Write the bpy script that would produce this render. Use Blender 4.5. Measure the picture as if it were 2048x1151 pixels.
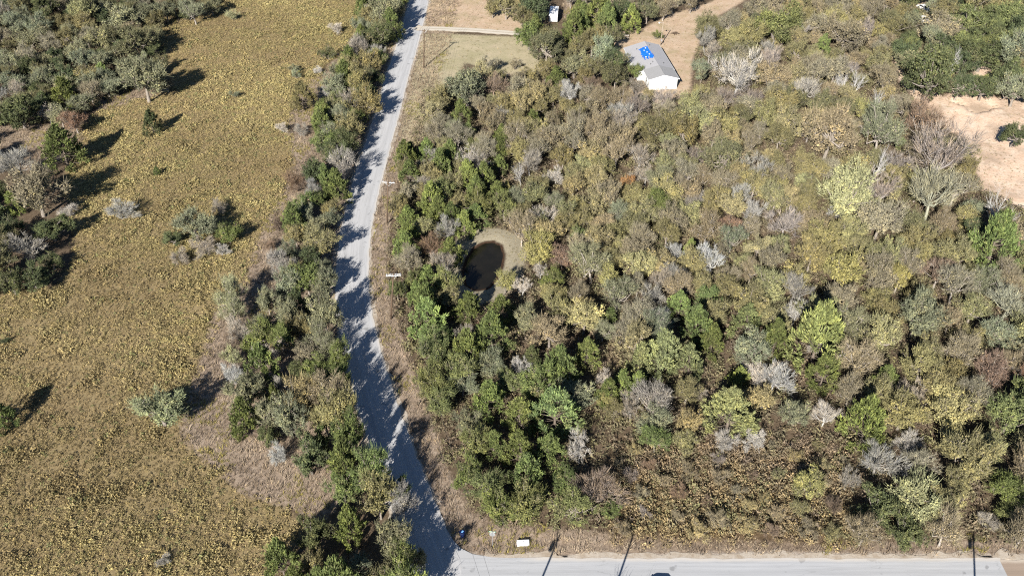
import bpy, bmesh, math, random
import numpy as np
from mathutils import Vector, Matrix

# ------------------------------------------------------------------ camera, sky, sun, exposure
scene = bpy.context.scene
for o in list(bpy.data.objects): bpy.data.objects.remove(o)
COL = scene.collection
cam_d = bpy.data.cameras.new('camera'); cam = bpy.data.objects.new('camera', cam_d); COL.objects.link(cam)
cam.location = (0, 0, 98.8); cam.rotation_euler = (math.radians(90 - 38.03), 0, 0)
cam_d.sensor_width = 36; cam_d.lens = 36 * 1800 / 2048; cam_d.clip_start = 1; cam_d.clip_end = 8000
scene.camera = cam
scene.cycles.use_denoising = False; scene.cycles.filter_width = 1.15; scene.cycles.max_bounces = 4; scene.cycles.diffuse_bounces = 1; scene.cycles.transmission_bounces = 2
SUN_EL, SUN_AZ = 30.0, 21.0           # the light travels towards azimuth 21 deg (clockwise from +Y)
w = bpy.data.worlds.new('World'); scene.world = w; w.use_nodes = True
wn = w.node_tree.nodes; wl = w.node_tree.links
sky = wn.new('ShaderNodeTexSky'); sky.sky_type = 'NISHITA'; sky.sun_disc = False
sky.sun_elevation = math.radians(SUN_EL); sky.sun_rotation = math.radians(SUN_AZ + 180)
sky.air_density = 0.8; sky.dust_density = 0.0; sky.ozone_density = 3.0
wl.new(sky.outputs[0], wn['Background'].inputs[0]); wn['Background'].inputs[1].default_value = 0.05
sd = bpy.data.lights.new('sun', 'SUN'); sd.energy = 5.0; sd.angle = math.radians(0.5); sd.color = (1.0, 0.95, 0.87)
sun = bpy.data.objects.new('sun', sd); COL.objects.link(sun)
a, e = math.radians(SUN_AZ), math.radians(SUN_EL)
LDIR = Vector((math.sin(a) * math.cos(e), math.cos(a) * math.cos(e), -math.sin(e)))
sun.rotation_euler = LDIR.to_track_quat('-Z', 'Y').to_euler(); sun.location = (-60, -120, 140)
vs = scene.view_settings; vs.view_transform = 'Standard'; vs.look = 'None'; vs.exposure = 1.08; vs.gamma = 1.0; vs.use_curve_mapping = False

# ------------------------------------------------------------------ measured tables, in metres
TREES = """live -132.0 248.9 4.55 d W1
oak -121.1 247.7 4.56 y W1
live -108.0 241.8 5.99 s W1
oak -98.4 249.9 3.80 s W1
semi -89.8 247.8 4.18 s W1
oak -129.7 237.2 4.41 s W1
oak -124.5 242.0 3.33 o W1
oak -118.7 229.2 3.55 o W1
oak -128.0 228.3 4.28 s W1
semi -122.0 226.1 3.52 b W1
oak -109.5 228.3 4.28 o W1
oak -104.2 217.1 4.11 s W1
oak -97.8 223.5 6.06 do W1
live -94.6 226.0 3.49 d W1
semi -124.4 218.1 3.78 b W1
oak -120.5 218.5 3.07 s W1
live -116.9 219.1 3.41 d W1
oak -128.0 215.9 3.74 s W1
oak -109.0 215.9 3.74 s W1
oak -121.7 203.7 3.92 s W1
live -112.1 185.8 5.85 d W1
oak -115.3 206.1 3.27 s W1
cedar -106.1 196.6 4.14 g W1 bright green juniper at the edge of the wood beyond the golden field
cedar -103.0 211.8 2.79 gb W1
oak -103.6 203.6 3.38 s W1
shrub -96.7 219.5 2.85 ps W1
oak -87.7 199.1 5.88 s W1
oak -84.5 204.1 2.59 b W1
bare -107.2 188.5 2.32 w W1
semi -99.0 183.6 3.63 r W1
cedar -95.4 168.5 5.48 g W1 big green juniper casting a long shadow over the golden field
bare -102.6 162.9 4.78 gr W1b
oak -92.8 149.2 6.14 b W1b broad rusty olive oak on the edge of the golden field
cedar -98.8 150.9 2.62 gb W1b
bush -87.7 149.4 2.16 w W1b
live -87.1 140.8 3.76 d W1b
bare -88.5 134.2 4.18 gr W1b
oak -95.2 141.8 2.76 d W1b
live -84.6 126.3 3.74 d W1b
oak -87.7 124.6 2.78 d W1b
oak -83.7 131.9 2.39 d W1b
cedar -75.6 92.8 2.72 g W1b green juniper alone at the open side of the golden field
cedar -81.6 183.3 2.63 d FI lone dark blue-green juniper standing in the golden field
oak -51.7 93.2 4.09 pg FI large pale yellow-green shrub with bare grey twigs in the field
bush -76.6 148.4 3.09 gr FI dense round grey leafless bush in the golden field
shrub -80.2 251.5 2.25 ps FI small pale green bush high in the open golden field
shrub -67.3 201.8 1.52 s FI tiny sage shrub alone in the golden field
bush -48.5 241.4 2.62 w FI pale leafless bush near the hedgerow end of the field
cedar -75.1 165.0 0.99 g FI tiny bright green juniper in a green patch of the field
shrub -56.1 215.9 1.87 s FI
bush -49.2 215.2 1.59 w FI
live -64.2 139.6 2.17 d FI
oak -59.6 140.5 4.04 s FI
bush -57.7 136.3 3.02 gr FI
oak -53.5 140.0 2.59 g FI
bush -61.2 134.4 2.31 gr FI
bush -53.9 136.3 1.64 w FI
bush -57.9 150.4 2.07 gr FI
semi -47.9 118.8 4.09 ps FI pale half-bare elm at the field end of the hedgerow straw
shrub -83.9 111.5 0.94 d FI tiny dark shrub in the open golden field
bush -44.6 69.1 0.99 w FI low twiggy grey bush in the near golden field
oak -34.2 242.0 5.66 s HR
oak -35.4 229.2 4.44 d HR
cedar -41.0 235.1 2.29 g HR
bush -39.6 249.2 3.36 gr HR
semi -40.3 221.1 3.46 gr HR
bare -35.4 221.1 3.10 gr HR
cedar -40.0 225.7 2.79 g HR
oak -35.9 212.6 3.49 o HR
oak -42.1 213.1 2.81 y HR
cedar -40.7 203.8 3.38 g HR
oak -36.3 201.1 3.88 y HR
oak -33.4 190.4 4.24 o HR
bare -38.7 193.7 2.62 gr HR
bush -45.9 200.7 2.15 w HR
cedar -49.5 195.1 3.01 do HR
shrub -48.4 223.8 2.19 d HR
cedar -42.4 180.7 3.09 g HR
oak -35.9 178.7 3.68 o HR
semi -39.0 184.3 3.02 s HR
oak -36.0 171.7 3.45 d HR
oak -37.8 168.1 3.40 d HR
cedar -37.9 157.5 2.58 g HR
oak -38.4 151.5 2.41 g HR
oak -35.4 148.3 2.17 o HR
bush -44.1 159.0 2.80 br HR
oak -40.3 145.9 2.56 s HR
oak -37.1 141.2 2.81 s HR
bush -45.3 144.8 2.63 br HR
bush -37.2 138.1 2.35 gr HR
oak -41.0 133.5 2.51 s HR
live -36.6 131.6 2.48 d HR
oak -38.4 126.0 2.80 o HR
oak -34.1 128.7 2.16 s HR
bush -45.3 137.5 2.05 br HR
shrub -54.5 211.9 1.57 ps HR
bush -52.3 184.1 1.78 w HR
bush -48.0 182.3 1.88 gr HR
oak -41.5 118.8 2.33 s HM
cedar -36.3 118.0 2.32 d HM
oak -31.9 117.5 1.86 o HM
oak -37.1 114.0 2.63 s HM
oak -40.6 113.0 2.26 s HM
semi -31.2 109.2 2.56 s HM
oak -35.2 111.9 2.25 o HM
oak -37.2 108.9 2.38 g HM
semi -29.6 106.9 2.19 s HM
bush -39.4 106.2 2.29 w HM
oak -32.7 105.5 1.92 b HM
oak -30.6 103.0 2.14 g HM
oak -26.6 100.3 2.52 g HM
live -33.5 102.2 1.71 d HM
bare -35.0 98.5 1.84 gr HM
oak -30.4 98.4 2.08 b HM
cedar -35.8 96.5 1.66 g HM
oak -31.3 94.0 3.22 yb HM
oak -24.5 91.9 3.42 y HM
oak -35.6 91.9 2.32 s HM
oak -27.1 91.0 2.38 y HM
live -35.2 89.2 1.97 d HM
live -28.1 83.9 3.24 d HM
bush -32.8 85.9 1.70 w HM
oak -23.0 87.2 2.94 g HM
semi -46.6 116.0 2.30 ps HM
bush -44.7 112.4 2.59 gr HM
bush -46.1 110.5 1.62 br HM
shrub -44.9 105.9 2.08 py HM
bush -43.9 102.2 2.12 w HM
oak -39.6 95.8 3.26 s HM
cedar -39.1 91.5 2.78 g HM
cedar -22.7 81.3 2.97 g HB
semi -20.6 82.9 1.67 b HB
oak -22.6 78.5 2.20 g HB
oak -17.6 76.2 3.09 y HB
oak -15.2 79.2 1.85 g HB
semi -14.4 76.0 2.17 gr HB
cedar -20.8 72.1 2.31 gb HB
oak -15.3 69.6 2.95 s HB
cedar -28.8 67.4 2.57 g HB
oak -24.7 67.3 1.71 o HB
oak -18.7 66.6 1.96 s HB
oak -13.9 67.5 2.37 g HB
oak -11.7 68.1 1.38 s HB
cedar -21.0 66.2 1.50 g HB
cedar -23.6 64.8 1.94 g HB
cedar -26.6 64.5 1.93 g HB
oak -16.1 63.9 2.25 o HB
oak -5.6 252.6 2.89 o LN olive oak with a bare pale trunk at the lawn edge
oak -1.7 251.8 3.83 o LN
live 5.7 246.7 5.46 d LN
oak 1.6 253.3 3.84 yb LN
live 4.5 230.2 3.98 g LN round green live oak at the far end of the gravel drive
oak 8.8 219.1 5.30 do LN large grey-green oak beside the gravel drive and trailer
shrub -4.7 216.9 3.10 b LN
shrub 0.8 217.8 2.01 b LN
cedar 16.4 231.5 4.02 g HO
cedar 23.5 242.2 4.63 g HO
cedar 25.9 238.0 3.81 g HO
cedar 33.0 242.0 3.40 gb HO rounded bright juniper standing over the picnic table
oak 30.8 246.1 4.23 d HO
oak 38.3 248.8 3.79 do HO
shrub 39.5 237.0 1.86 g HO small leafy green tree beside the yard light pole
oak 21.6 229.7 2.97 o HO
oak 23.1 219.6 3.86 ps HO
live 15.7 212.7 4.16 s HO
oak 20.6 211.0 3.06 do HO
oak 26.4 215.9 3.39 d HO
oak 25.2 204.2 4.33 do HO
oak 31.1 212.2 2.66 g HO
oak 8.4 210.8 2.78 o HO
oak 3.9 208.9 2.36 o HO
bare 13.7 197.2 3.04 w HO white leafless tree among brown oaks near the house
bare 19.5 201.0 3.35 br HO
bush 30.2 204.5 2.57 gr HO
oak 33.1 198.0 2.27 yb HO
bare 35.2 193.5 3.13 pu HO
shrub 37.8 257.2 2.13 g HO
live -10.7 196.9 5.44 s NW big round grey-green live oak at the lawn corner
bare -4.4 200.2 4.01 br NW
oak -18.0 187.7 3.18 yb NW yellow-brown oak where the woods meet the lawn and verge
cedar -11.7 186.2 2.79 g NW
cedar -9.7 179.7 2.11 g NW
semi -13.0 179.7 2.72 s NW
cedar -2.2 177.8 2.46 g NW
oak -5.6 187.2 3.05 b NW
live 71.0 232.9 7.20 go NE large bright olive-green live oak in the woods by the house yard
oak 63.4 231.1 4.47 y NE
oak 52.8 233.1 3.75 do NE
bare 54.3 201.9 6.66 w NE big fan-shaped pale grey leafless tree beside the house yard
oak 57.9 227.2 3.67 y NE
oak 63.0 202.7 4.71 b NE
oak 87.6 226.7 6.36 b NE
cedar 82.1 226.1 2.51 g NE
oak 78.2 217.2 2.85 y NE
oak 76.0 228.5 3.69 yb NE
snag 79.0 204.2 2.21 w NE
snag 81.7 205.1 1.95 w NE
snag 83.0 201.3 2.86 w NE
snag 86.0 194.4 2.13 w NE
snag 71.9 209.7 1.31 gr NE
oak 81.1 189.0 2.94 yy NE small bright yellow oak in the brown woods near the sandy clearing
oak 77.3 191.1 3.22 do NE
oak 70.4 188.8 3.83 do NE
oak 67.5 170.7 6.59 b NE wide brown dome-shaped oak in the woods near the sandy clearing
semi 79.3 172.8 5.80 s NE
semi 90.7 177.7 5.04 br NE
bare 86.6 159.8 6.47 pu NE large purplish leafless tree overhanging the sandy clearing
snag 74.3 160.7 3.34 w NE tall white dead tree with many forks above the brown woods
oak 64.3 146.6 6.06 py NE broad pale yellow oak with twisted limbs in the woods
bare 80.8 146.9 6.09 sg NE large grey-green leafless tree with fanning limbs near the sand
cedar 85.8 175.7 1.50 g NE
oak 43.4 163.7 4.61 do NE
oak 47.3 209.5 3.31 s NE
bare 51.3 221.6 3.18 gr NE
live 111.0 177.3 3.51 d SA dark live oak standing alone in the sandy clearing
snag 92.1 140.8 3.85 w SA white dead tree with sprawling limbs below the sandy clearing
cedar 86.8 132.1 4.87 gb SA large vivid green juniper near the sandy clearing
oak 89.6 146.9 2.99 s SA
oak 87.6 139.1 3.09 d SA
live 102.0 223.2 4.46 d GR
oak 114.3 232.4 5.25 b GR
live 124.7 238.0 5.46 go GR
live 129.4 233.9 4.48 d GR
live 138.6 242.8 5.54 go GR
oak 129.0 219.1 5.89 s GR
live 99.9 200.2 7.22 d GR largest dark live oak of the grove beside the sandy track
live 101.7 213.9 4.46 s GR
oak 107.7 213.8 4.21 go GR
live 119.6 216.7 5.78 d GR
live 120.9 204.9 4.86 d GR
live 99.0 204.2 3.37 d GR
oak 107.9 201.1 3.88 d GR
snag 109.1 209.1 3.22 w GR twisted bleached dead trunk rising among the dark live oaks
oak 109.0 244.5 3.74 o GR
oak 60.0 152.8 3.29 do EA
oak 54.8 151.2 2.94 yb EA
bare 51.6 141.1 4.16 pu EA
oak 57.4 135.0 4.13 y EA
oak 68.9 140.5 4.77 b EA
oak 76.2 140.5 3.73 do EA
semi 81.2 141.1 3.12 b EA
oak 68.9 132.0 2.98 y EA
oak 73.6 132.3 2.79 y EA
oak 57.9 125.4 4.91 yy EA broad bright yellow oak in the middle of the woods
oak 53.5 130.4 3.55 o EA
oak 49.3 125.8 2.98 y EA
semi 75.0 126.3 3.48 br EA
oak 67.6 124.8 2.87 yy EA
bare 83.3 117.4 3.78 sg EA
oak 78.9 109.4 3.44 s EA
bare 47.5 116.3 2.39 w EA
oak 66.3 112.9 4.14 s EA
oak 58.8 108.2 3.59 py EA
bush 64.3 148.6 2.05 w EA
snag 1.9 161.0 2.31 w CE small white leafless tree with forked limbs in green woods
bare 9.0 160.7 2.29 w CE
bare 6.0 144.9 2.97 w CE
oak 5.4 143.8 2.53 y CE
oak 4.5 133.1 3.79 yy CE yellow-green oak on the bank behind the pond
oak 13.1 139.0 2.07 g CE
semi 14.1 127.8 4.19 s CE
oak 9.1 132.0 2.49 r CE
oak 17.1 125.4 2.41 yy CE
oak 20.0 135.5 2.24 y CE
semi 24.0 136.6 2.85 b CE
oak 30.8 142.2 3.23 b CE
oak 32.0 164.9 2.90 y CE
oak 23.6 158.8 2.05 or CE
oak 31.0 153.1 3.95 py CE
oak 45.8 169.8 1.12 do CE
oak 40.8 151.7 3.38 o CE
oak 35.7 153.7 2.76 b CE
bare 38.4 153.9 1.47 w CE
semi 36.4 139.2 3.20 b CE
oak 41.3 142.0 2.61 r CE
bare 46.9 147.4 2.58 w CE
bare 29.8 133.9 2.12 w CE
cedar 33.1 135.8 1.55 gb CE
oak 22.6 127.9 3.21 py CE
bare 29.3 126.5 2.52 gr CE
bare 5.1 129.1 1.79 w CE
oak 6.8 126.1 2.42 g CE
cedar -21.1 161.0 2.85 g PO
oak -16.7 160.3 2.62 o PO
bare -18.0 157.8 2.48 gr PO
bare -9.5 167.3 2.81 w PO
cedar -9.1 158.5 2.82 gb PO
cedar -5.8 159.4 2.83 g PO
oak -20.9 155.2 2.45 b PO
cedar -15.8 149.3 3.56 gb PO
cedar -14.3 147.5 2.68 g PO
cedar -20.2 145.4 2.34 gb PO
oak -16.4 142.0 2.31 y PO
oak -6.5 148.8 3.44 go PO
oak -11.0 149.7 2.39 o PO
bare -12.2 140.6 2.80 gr PO
cedar -19.5 134.8 2.53 gb PO
bush -17.6 133.9 2.21 gr PO
bare -14.9 135.0 2.93 br PO
bare -12.0 129.6 2.75 gr PO
oak -14.2 130.8 1.80 b PO
cedar -14.7 125.5 2.60 gb PO
oak -17.6 126.2 1.85 go PO
oak -22.6 152.2 1.78 o PO
oak -1.7 158.4 1.50 yy PO
cedar -7.0 145.6 2.55 g PO
oak -1.2 124.7 2.12 yy PO
bare 1.8 123.7 1.83 w PO
cedar -7.3 117.5 2.77 g SP
cedar -1.9 116.9 2.76 g SP
cedar -14.6 117.4 3.22 g SP
cedar -13.8 112.8 3.41 gb SP
oak -12.0 109.4 3.09 g SP
bare -7.9 110.8 2.23 gr SP
oak -4.5 113.3 1.65 r SP
oak -12.4 105.8 3.45 go SP
oak -8.6 101.3 3.37 go SP
oak -3.4 103.7 2.82 s SP
cedar -3.5 95.0 3.00 gb SP
oak -7.6 99.5 2.51 s SP
oak -6.4 91.8 2.39 s SP
oak -5.2 86.4 2.92 go SP
cedar -2.6 87.1 2.32 g SP
oak -3.3 79.8 2.80 go SP
oak -2.1 75.8 2.58 g SP
oak 2.4 75.9 3.44 go SP
cedar 1.1 85.5 2.75 g SP
cedar 5.2 85.2 3.05 g SP
oak 7.2 80.3 2.23 g SP
bush 11.5 78.9 3.85 pb SP wide dense purplish-brown leafless thicket bush near the junction road
bare 9.5 85.8 2.31 w SP
shrub 13.4 76.6 1.81 g SP
oak 6.1 110.5 3.72 b MI
cedar 7.3 101.6 3.62 g MI
cedar 6.3 92.0 3.90 gt MI large feathery blue-green juniper with deep shadow beside it
bare 1.7 103.4 2.14 w MI
cedar 3.2 105.8 1.75 d MI
oak 12.0 114.0 3.26 py MI
cedar 16.4 116.2 1.85 g MI
semi 14.9 111.9 2.25 s MI
cedar 28.2 117.6 2.59 gb MI
cedar 30.1 111.9 3.66 g MI
cedar 32.2 108.6 2.46 g MI
cedar 38.7 113.5 3.24 go MI
cedar 23.4 103.9 3.76 gs MI
cedar 20.1 103.5 2.73 gs MI
cedar 27.6 103.4 3.15 gs MI
bare 14.3 100.2 2.11 w MI
cedar 14.5 97.0 2.23 g MI
cedar 16.8 99.2 2.34 gb MI
cedar 19.3 99.5 1.85 gb MI
oak 14.0 96.6 1.58 yy MI
semi 21.1 94.5 3.56 gr MI
bare 17.6 94.0 2.11 gr MI
oak 20.5 90.9 2.77 s MI
oak 15.2 94.1 1.87 o MI
cedar 31.6 91.6 4.05 gs MI wide grey-green juniper at the edge of the brown thicket
cedar 35.1 100.8 2.11 gb MI
bare 38.2 101.0 2.70 w MI
bare 40.2 99.8 3.17 w MI white leafless fan-shaped tree beside a brown thicket
oak 25.8 91.0 2.22 yb MI
oak 26.5 97.6 2.48 o MI
bush 29.2 99.0 1.68 gr MI
oak 36.7 95.8 2.45 yb MI
cedar 48.0 106.3 5.21 gy MI huge yellow-green juniper with a grey twiggy hollow
bush 49.3 108.4 1.85 w MI
cedar 47.9 100.8 2.94 g MI
bare 46.2 93.0 2.25 w MI
oak 20.5 87.8 2.33 g MI
oak 24.9 87.3 2.33 y MI
bush 31.0 88.5 2.33 w MI
bush 34.8 88.9 2.03 w MI
cedar 56.9 99.7 2.59 g SE
cedar 50.6 89.4 4.15 gb SE tall vivid green juniper with grey dead patches inside
oak 63.0 101.4 3.45 y SE
semi 71.1 105.1 3.53 b SE
semi 73.6 100.9 3.45 r SE
oak 63.2 91.6 4.29 py SE
semi 69.0 96.1 2.94 b SE
oak 72.5 91.7 3.65 go SE
oak 40.3 79.8 2.36 yy SE bright yellow round oak in the brown thicket by the road
live 48.6 76.0 3.22 d SE dark green live oak on the verge of the junction road
oak 53.6 76.9 3.97 py SE large pale olive oak beside the junction road
live 50.7 72.1 3.07 d SE
bare 46.1 81.2 1.95 gr SE
oak 60.2 79.8 2.29 o SE
oak 62.5 83.0 4.14 o SE
oak 56.7 75.5 2.93 o SE
oak 67.0 78.6 3.00 g SE
bush 62.8 74.9 1.79 gr SE
live 66.1 75.5 2.22 go SE
bush 57.1 87.8 2.25 w SE
oak -108.5 251.9 3.27 do W1
oak -102.3 272.4 2.17 o W1
oak -130.3 268.6 3.23 s W1
semi -129.8 273.1 2.90 b W1
oak -135.2 271.2 3.12 do W1
oak -91.9 211.6 2.65 s W1
oak -101.7 265.1 2.15 do W1
oak -137.8 274.8 2.41 do W1
oak -141.1 252.6 3.27 do W1
oak -147.4 274.4 2.26 o W1
oak -110.0 270.6 2.62 do W1
oak -114.3 213.1 2.58 s W1
oak -139.7 263.9 2.55 o W1
oak -117.6 252.1 2.82 s W1
bare -123.0 196.8 2.67 gr W1
live -126.6 251.8 2.53 d W1
semi -107.4 258.4 2.63 b W1
oak -116.3 234.3 2.37 do W1
oak -104.2 250.1 3.18 s W1
oak -98.7 237.3 3.08 o W1
oak -131.8 223.1 2.29 do W1
oak -141.6 236.0 3.01 s W1
live -110.6 207.3 3.54 d W1
live -122.1 212.9 3.54 d W1
oak -100.9 193.2 3.22 s W1
live -119.7 269.9 3.40 d W1
live -148.8 258.4 2.74 d W1
oak -130.7 263.4 2.22 do W1
oak -104.8 224.7 2.54 do W1
semi -132.9 258.4 3.27 b W1
bare -145.6 248.8 3.53 gr W1
oak -103.4 186.4 3.34 s W1
oak -116.2 196.3 2.46 o W1
semi -101.0 198.5 3.15 b W1
semi -128.8 259.8 2.17 b W1
oak -119.7 193.4 2.35 s W1
oak -133.2 210.3 2.36 s W1
oak -134.7 230.3 2.17 do W1
semi -124.4 270.1 3.12 b W1
oak -123.4 275.8 2.65 o W1
oak -145.0 257.1 2.72 s W1
oak -113.7 276.6 2.87 o W1
oak -123.9 234.8 2.25 o W1
oak -96.6 205.3 2.29 s W1
oak -121.9 238.6 2.48 s W1
semi -106.2 271.5 3.17 b W1
oak -111.0 260.3 3.17 s W1
oak -89.4 259.8 2.30 o W1
oak -146.7 237.6 2.82 do W1
oak -97.6 212.9 3.11 do W1
oak -116.7 239.7 2.39 o W1
oak -89.1 208.1 3.16 s W1
oak -99.9 244.5 3.50 do W1
live -105.1 263.0 3.19 d W1
oak -129.0 207.8 3.02 do W1
oak -137.4 241.8 3.23 s W1
semi -100.9 258.1 3.28 b W1
oak -109.6 276.2 2.28 s W1
live -142.4 227.9 3.54 d W1
oak -121.7 264.3 3.31 do W1
oak -139.4 257.2 2.73 do W1
oak -137.4 224.4 2.51 do W1
live -111.5 194.4 3.16 d W1
oak -108.9 202.3 3.49 s W1
oak -143.5 242.4 3.34 s W1
oak -100.9 208.0 2.56 s W1
oak -99.7 230.2 3.42 o W1
semi -109.5 265.0 2.36 b W1
oak -97.8 255.1 3.02 do W1
oak -146.2 264.6 3.55 s W1
oak -126.5 202.0 3.11 o W1
oak -129.2 243.7 2.29 do W1
oak -124.2 255.3 3.48 do W1
oak -136.7 220.3 3.47 o W1
live -133.3 243.2 2.76 d W1
semi -93.9 261.7 3.18 b W1
oak -106.6 232.9 3.26 do W1
live -115.7 247.5 3.09 d W1
oak -145.4 233.5 2.39 o W1
oak -118.0 258.8 2.32 do W1
oak -126.9 222.8 2.53 do W1
semi -135.1 266.0 3.40 b W1
oak -113.2 221.9 3.41 s W1
oak -105.5 208.0 3.22 o W1
oak -104.2 254.9 2.62 s W1
bare -139.2 270.0 3.40 gr W1
oak -96.5 265.2 2.60 s W1
live -119.1 186.0 3.04 d W1
live -115.0 201.8 3.32 d W1
live -133.3 216.4 2.78 d W1
oak -144.3 277.4 2.37 s W1
semi -138.3 233.8 2.89 b W1
oak -145.7 270.7 2.80 do W1
semi -129.6 255.0 3.48 b W1
oak -87.0 255.2 3.37 s W1
oak -111.9 236.8 2.77 do W1
oak -92.5 255.8 2.30 s W1
live -133.2 277.2 2.74 d W1
oak -113.6 272.4 3.31 do W1
oak -147.6 253.6 2.17 o W1
oak -124.3 260.2 2.78 s W1
oak -115.8 191.0 2.24 do W1
oak -112.6 252.7 2.37 o W1
oak -117.3 274.4 2.61 o W1
oak -139.3 248.3 3.26 s W1
oak -116.3 266.7 2.97 do W1
oak -142.4 260.6 2.83 o W1
oak -136.6 260.0 2.96 s W1
live -92.6 206.2 2.85 d W1
live -105.3 267.2 2.40 d W1
oak -125.0 208.2 3.35 do W1
live -128.9 279.4 2.20 d W1
oak -97.8 261.2 3.00 o W1
semi -98.4 269.2 3.33 b W1
oak -135.8 255.4 2.66 do W1
bare -119.5 199.3 2.74 gr W1
live -114.4 262.6 2.41 d W1
oak -117.6 210.9 2.92 do W1
live -113.4 256.8 2.31 d W1
semi -92.2 267.2 2.47 b W1
live -108.0 221.5 2.84 d W1
oak -90.0 216.5 2.67 do W1
live -93.5 251.7 2.25 d W1
semi -104.6 236.2 3.25 b W1
oak -98.0 201.5 3.52 s W1
semi -126.5 266.0 3.45 b W1
live -148.0 242.9 2.22 d W1
live -88.1 265.4 2.28 d W1
oak -119.0 278.6 2.14 o W1
oak -105.3 275.8 2.90 do W1
oak -111.1 247.7 3.01 do W1
semi -114.0 231.1 3.05 b W1
oak -112.7 198.6 2.61 do W1
oak -135.7 238.2 2.91 s W1
oak -96.1 233.3 2.89 s W1
oak -119.6 242.3 3.46 o W1
oak -96.1 209.3 2.93 s W1
live -104.4 229.6 2.90 d W1
oak -92.0 129.3 3.94 do W1b
bush -107.1 171.7 2.29 gr W1b
live -104.3 156.2 2.69 d W1b
oak -95.0 135.8 3.69 do W1b
live -102.0 146.9 3.60 d W1b
live -101.7 141.4 3.18 d W1b
oak -95.8 156.9 3.33 s W1b
live -112.7 170.6 3.52 d W1b
oak -118.8 176.9 3.09 do W1b
live -93.6 124.3 3.61 d W1b
oak -112.4 164.1 3.02 do W1b
oak -106.2 150.6 3.02 s W1b
bush -109.9 157.4 2.47 gr W1b
oak -97.6 131.3 3.19 do W1b
bush -108.8 166.5 2.64 gr W1b
oak -43.0 208.3 2.67 s HR
oak -40.6 138.9 2.31 o HR
oak -39.8 188.0 3.45 o HR
oak -33.0 270.8 2.55 s HR
cedar -43.0 253.6 2.73 g HR
oak -39.5 263.4 2.25 g HR
oak -40.6 177.8 2.70 s HR
oak -33.4 254.9 2.31 g HR
oak -42.0 196.0 2.44 g HR
oak -39.0 269.9 2.47 s HR
oak -39.5 238.7 2.66 s HR
live -39.2 207.4 2.44 d HR
oak -34.8 266.4 2.88 s HR
oak -43.3 274.9 3.44 g HR
live -43.4 262.4 2.17 d HR
live -36.3 261.8 2.49 d HR
oak -35.7 234.5 3.21 o HR
oak -34.5 274.5 2.25 o HR
oak -32.7 249.5 3.03 s HR
cedar -37.1 251.8 2.97 g HR
oak -38.6 273.6 2.70 g HR
oak -32.3 123.1 2.92 s HR
oak -40.4 172.9 3.49 g HR
oak -40.9 164.1 2.24 s HR
oak -35.1 134.7 3.38 o HR
oak -36.5 205.6 2.90 s HR
semi -40.2 155.1 2.17 gr HR
oak -43.3 191.9 2.21 g HR
oak -42.2 241.6 2.54 s HR
cedar -44.4 187.2 2.14 g HR
oak -36.6 258.2 2.64 o HR
cedar -41.6 216.7 3.01 g HR
oak -43.1 267.2 3.15 o HR
live -40.8 160.2 3.18 d HR
cedar -41.5 142.2 2.77 g HR
semi -35.0 161.8 3.52 gr HR
oak -35.5 183.2 2.96 g HR
live -36.4 247.7 3.42 d HR
cedar -36.7 279.8 2.13 g HR
live -35.0 196.4 3.51 d HR
oak -42.6 200.3 3.38 s HR
oak -41.0 149.2 2.93 g HR
oak -33.8 217.6 2.55 g HR
cedar -42.5 247.5 2.18 g HR
oak -40.1 230.1 2.72 o HR
oak -32.8 260.9 2.60 g HR
cedar -41.1 256.2 2.55 g HR
cedar -42.6 184.3 2.99 g HR
oak -39.1 277.0 2.45 o HR
oak -32.5 278.0 2.73 o HR
cedar -35.2 154.8 3.47 g HR
oak -35.6 123.8 3.27 g HR
live -34.0 207.8 2.64 d HR
cedar -32.9 236.5 3.44 g HR
oak -35.5 144.6 2.42 s HR
semi -40.7 128.4 3.36 gr HR
oak -39.6 244.2 3.54 o HR
live -44.8 279.3 2.79 d HR
oak -27.6 87.3 2.27 g HM
oak -40.9 109.1 3.05 g HM
oak -39.1 122.7 3.23 s HM
cedar -38.4 101.3 3.19 g HM
oak -27.1 104.3 2.39 g HM
oak -30.8 113.3 3.26 s HM
semi -27.9 95.2 3.44 b HM
oak -32.2 90.6 2.87 s HM
oak -12.5 62.9 2.86 g HB
oak -18.8 79.8 2.98 g HB
live -25.2 70.9 2.53 d HB
cedar -20.6 62.4 3.13 g HB
bare -16.6 168.0 2.45 gr PO
cedar -18.4 171.2 2.33 gb PO
oak -12.3 156.9 2.77 o PO
cedar -15.0 163.5 2.91 g PO
oak -22.6 148.3 2.92 o PO
cedar -9.1 142.3 2.22 gb PO
cedar -11.7 145.1 2.54 g PO
cedar -19.4 138.4 2.56 gb PO
oak -13.4 153.4 3.01 go PO
oak -19.9 122.8 2.01 go PO
oak -11.5 123.1 2.89 go PO
oak -17.3 154.0 2.57 o PO
cedar -7.2 155.0 2.49 g PO
semi -18.6 130.5 2.84 b PO
bare -6.2 162.9 2.69 gr PO
cedar -16.4 121.2 2.07 gb PO
cedar -3.0 154.5 2.35 g PO
oak -10.4 162.6 2.34 o PO
oak -11.3 119.6 2.71 o PO
semi -5.8 169.0 2.99 b PO
oak -8.5 171.8 2.27 go PO
semi -18.6 165.1 1.92 b PO
cedar -13.0 168.1 3.01 g PO
oak -1.5 147.9 2.98 go PO
cedar -2.6 171.2 2.69 g PO
cedar -22.9 168.4 2.89 g PO
cedar -2.7 165.1 1.98 g PO
cedar -11.2 133.5 2.92 g PO
oak -23.0 164.6 2.17 o PO
oak -14.8 172.3 2.24 o PO
cedar -22.0 171.9 2.13 g PO
cedar -3.3 109.0 3.44 g SP
oak -12.4 99.3 3.18 go SP
cedar 2.0 81.3 3.25 g SP
cedar 1.2 92.1 2.97 g SP
oak 3.7 98.4 3.46 g SP
oak 7.9 75.5 3.04 go SP
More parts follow.
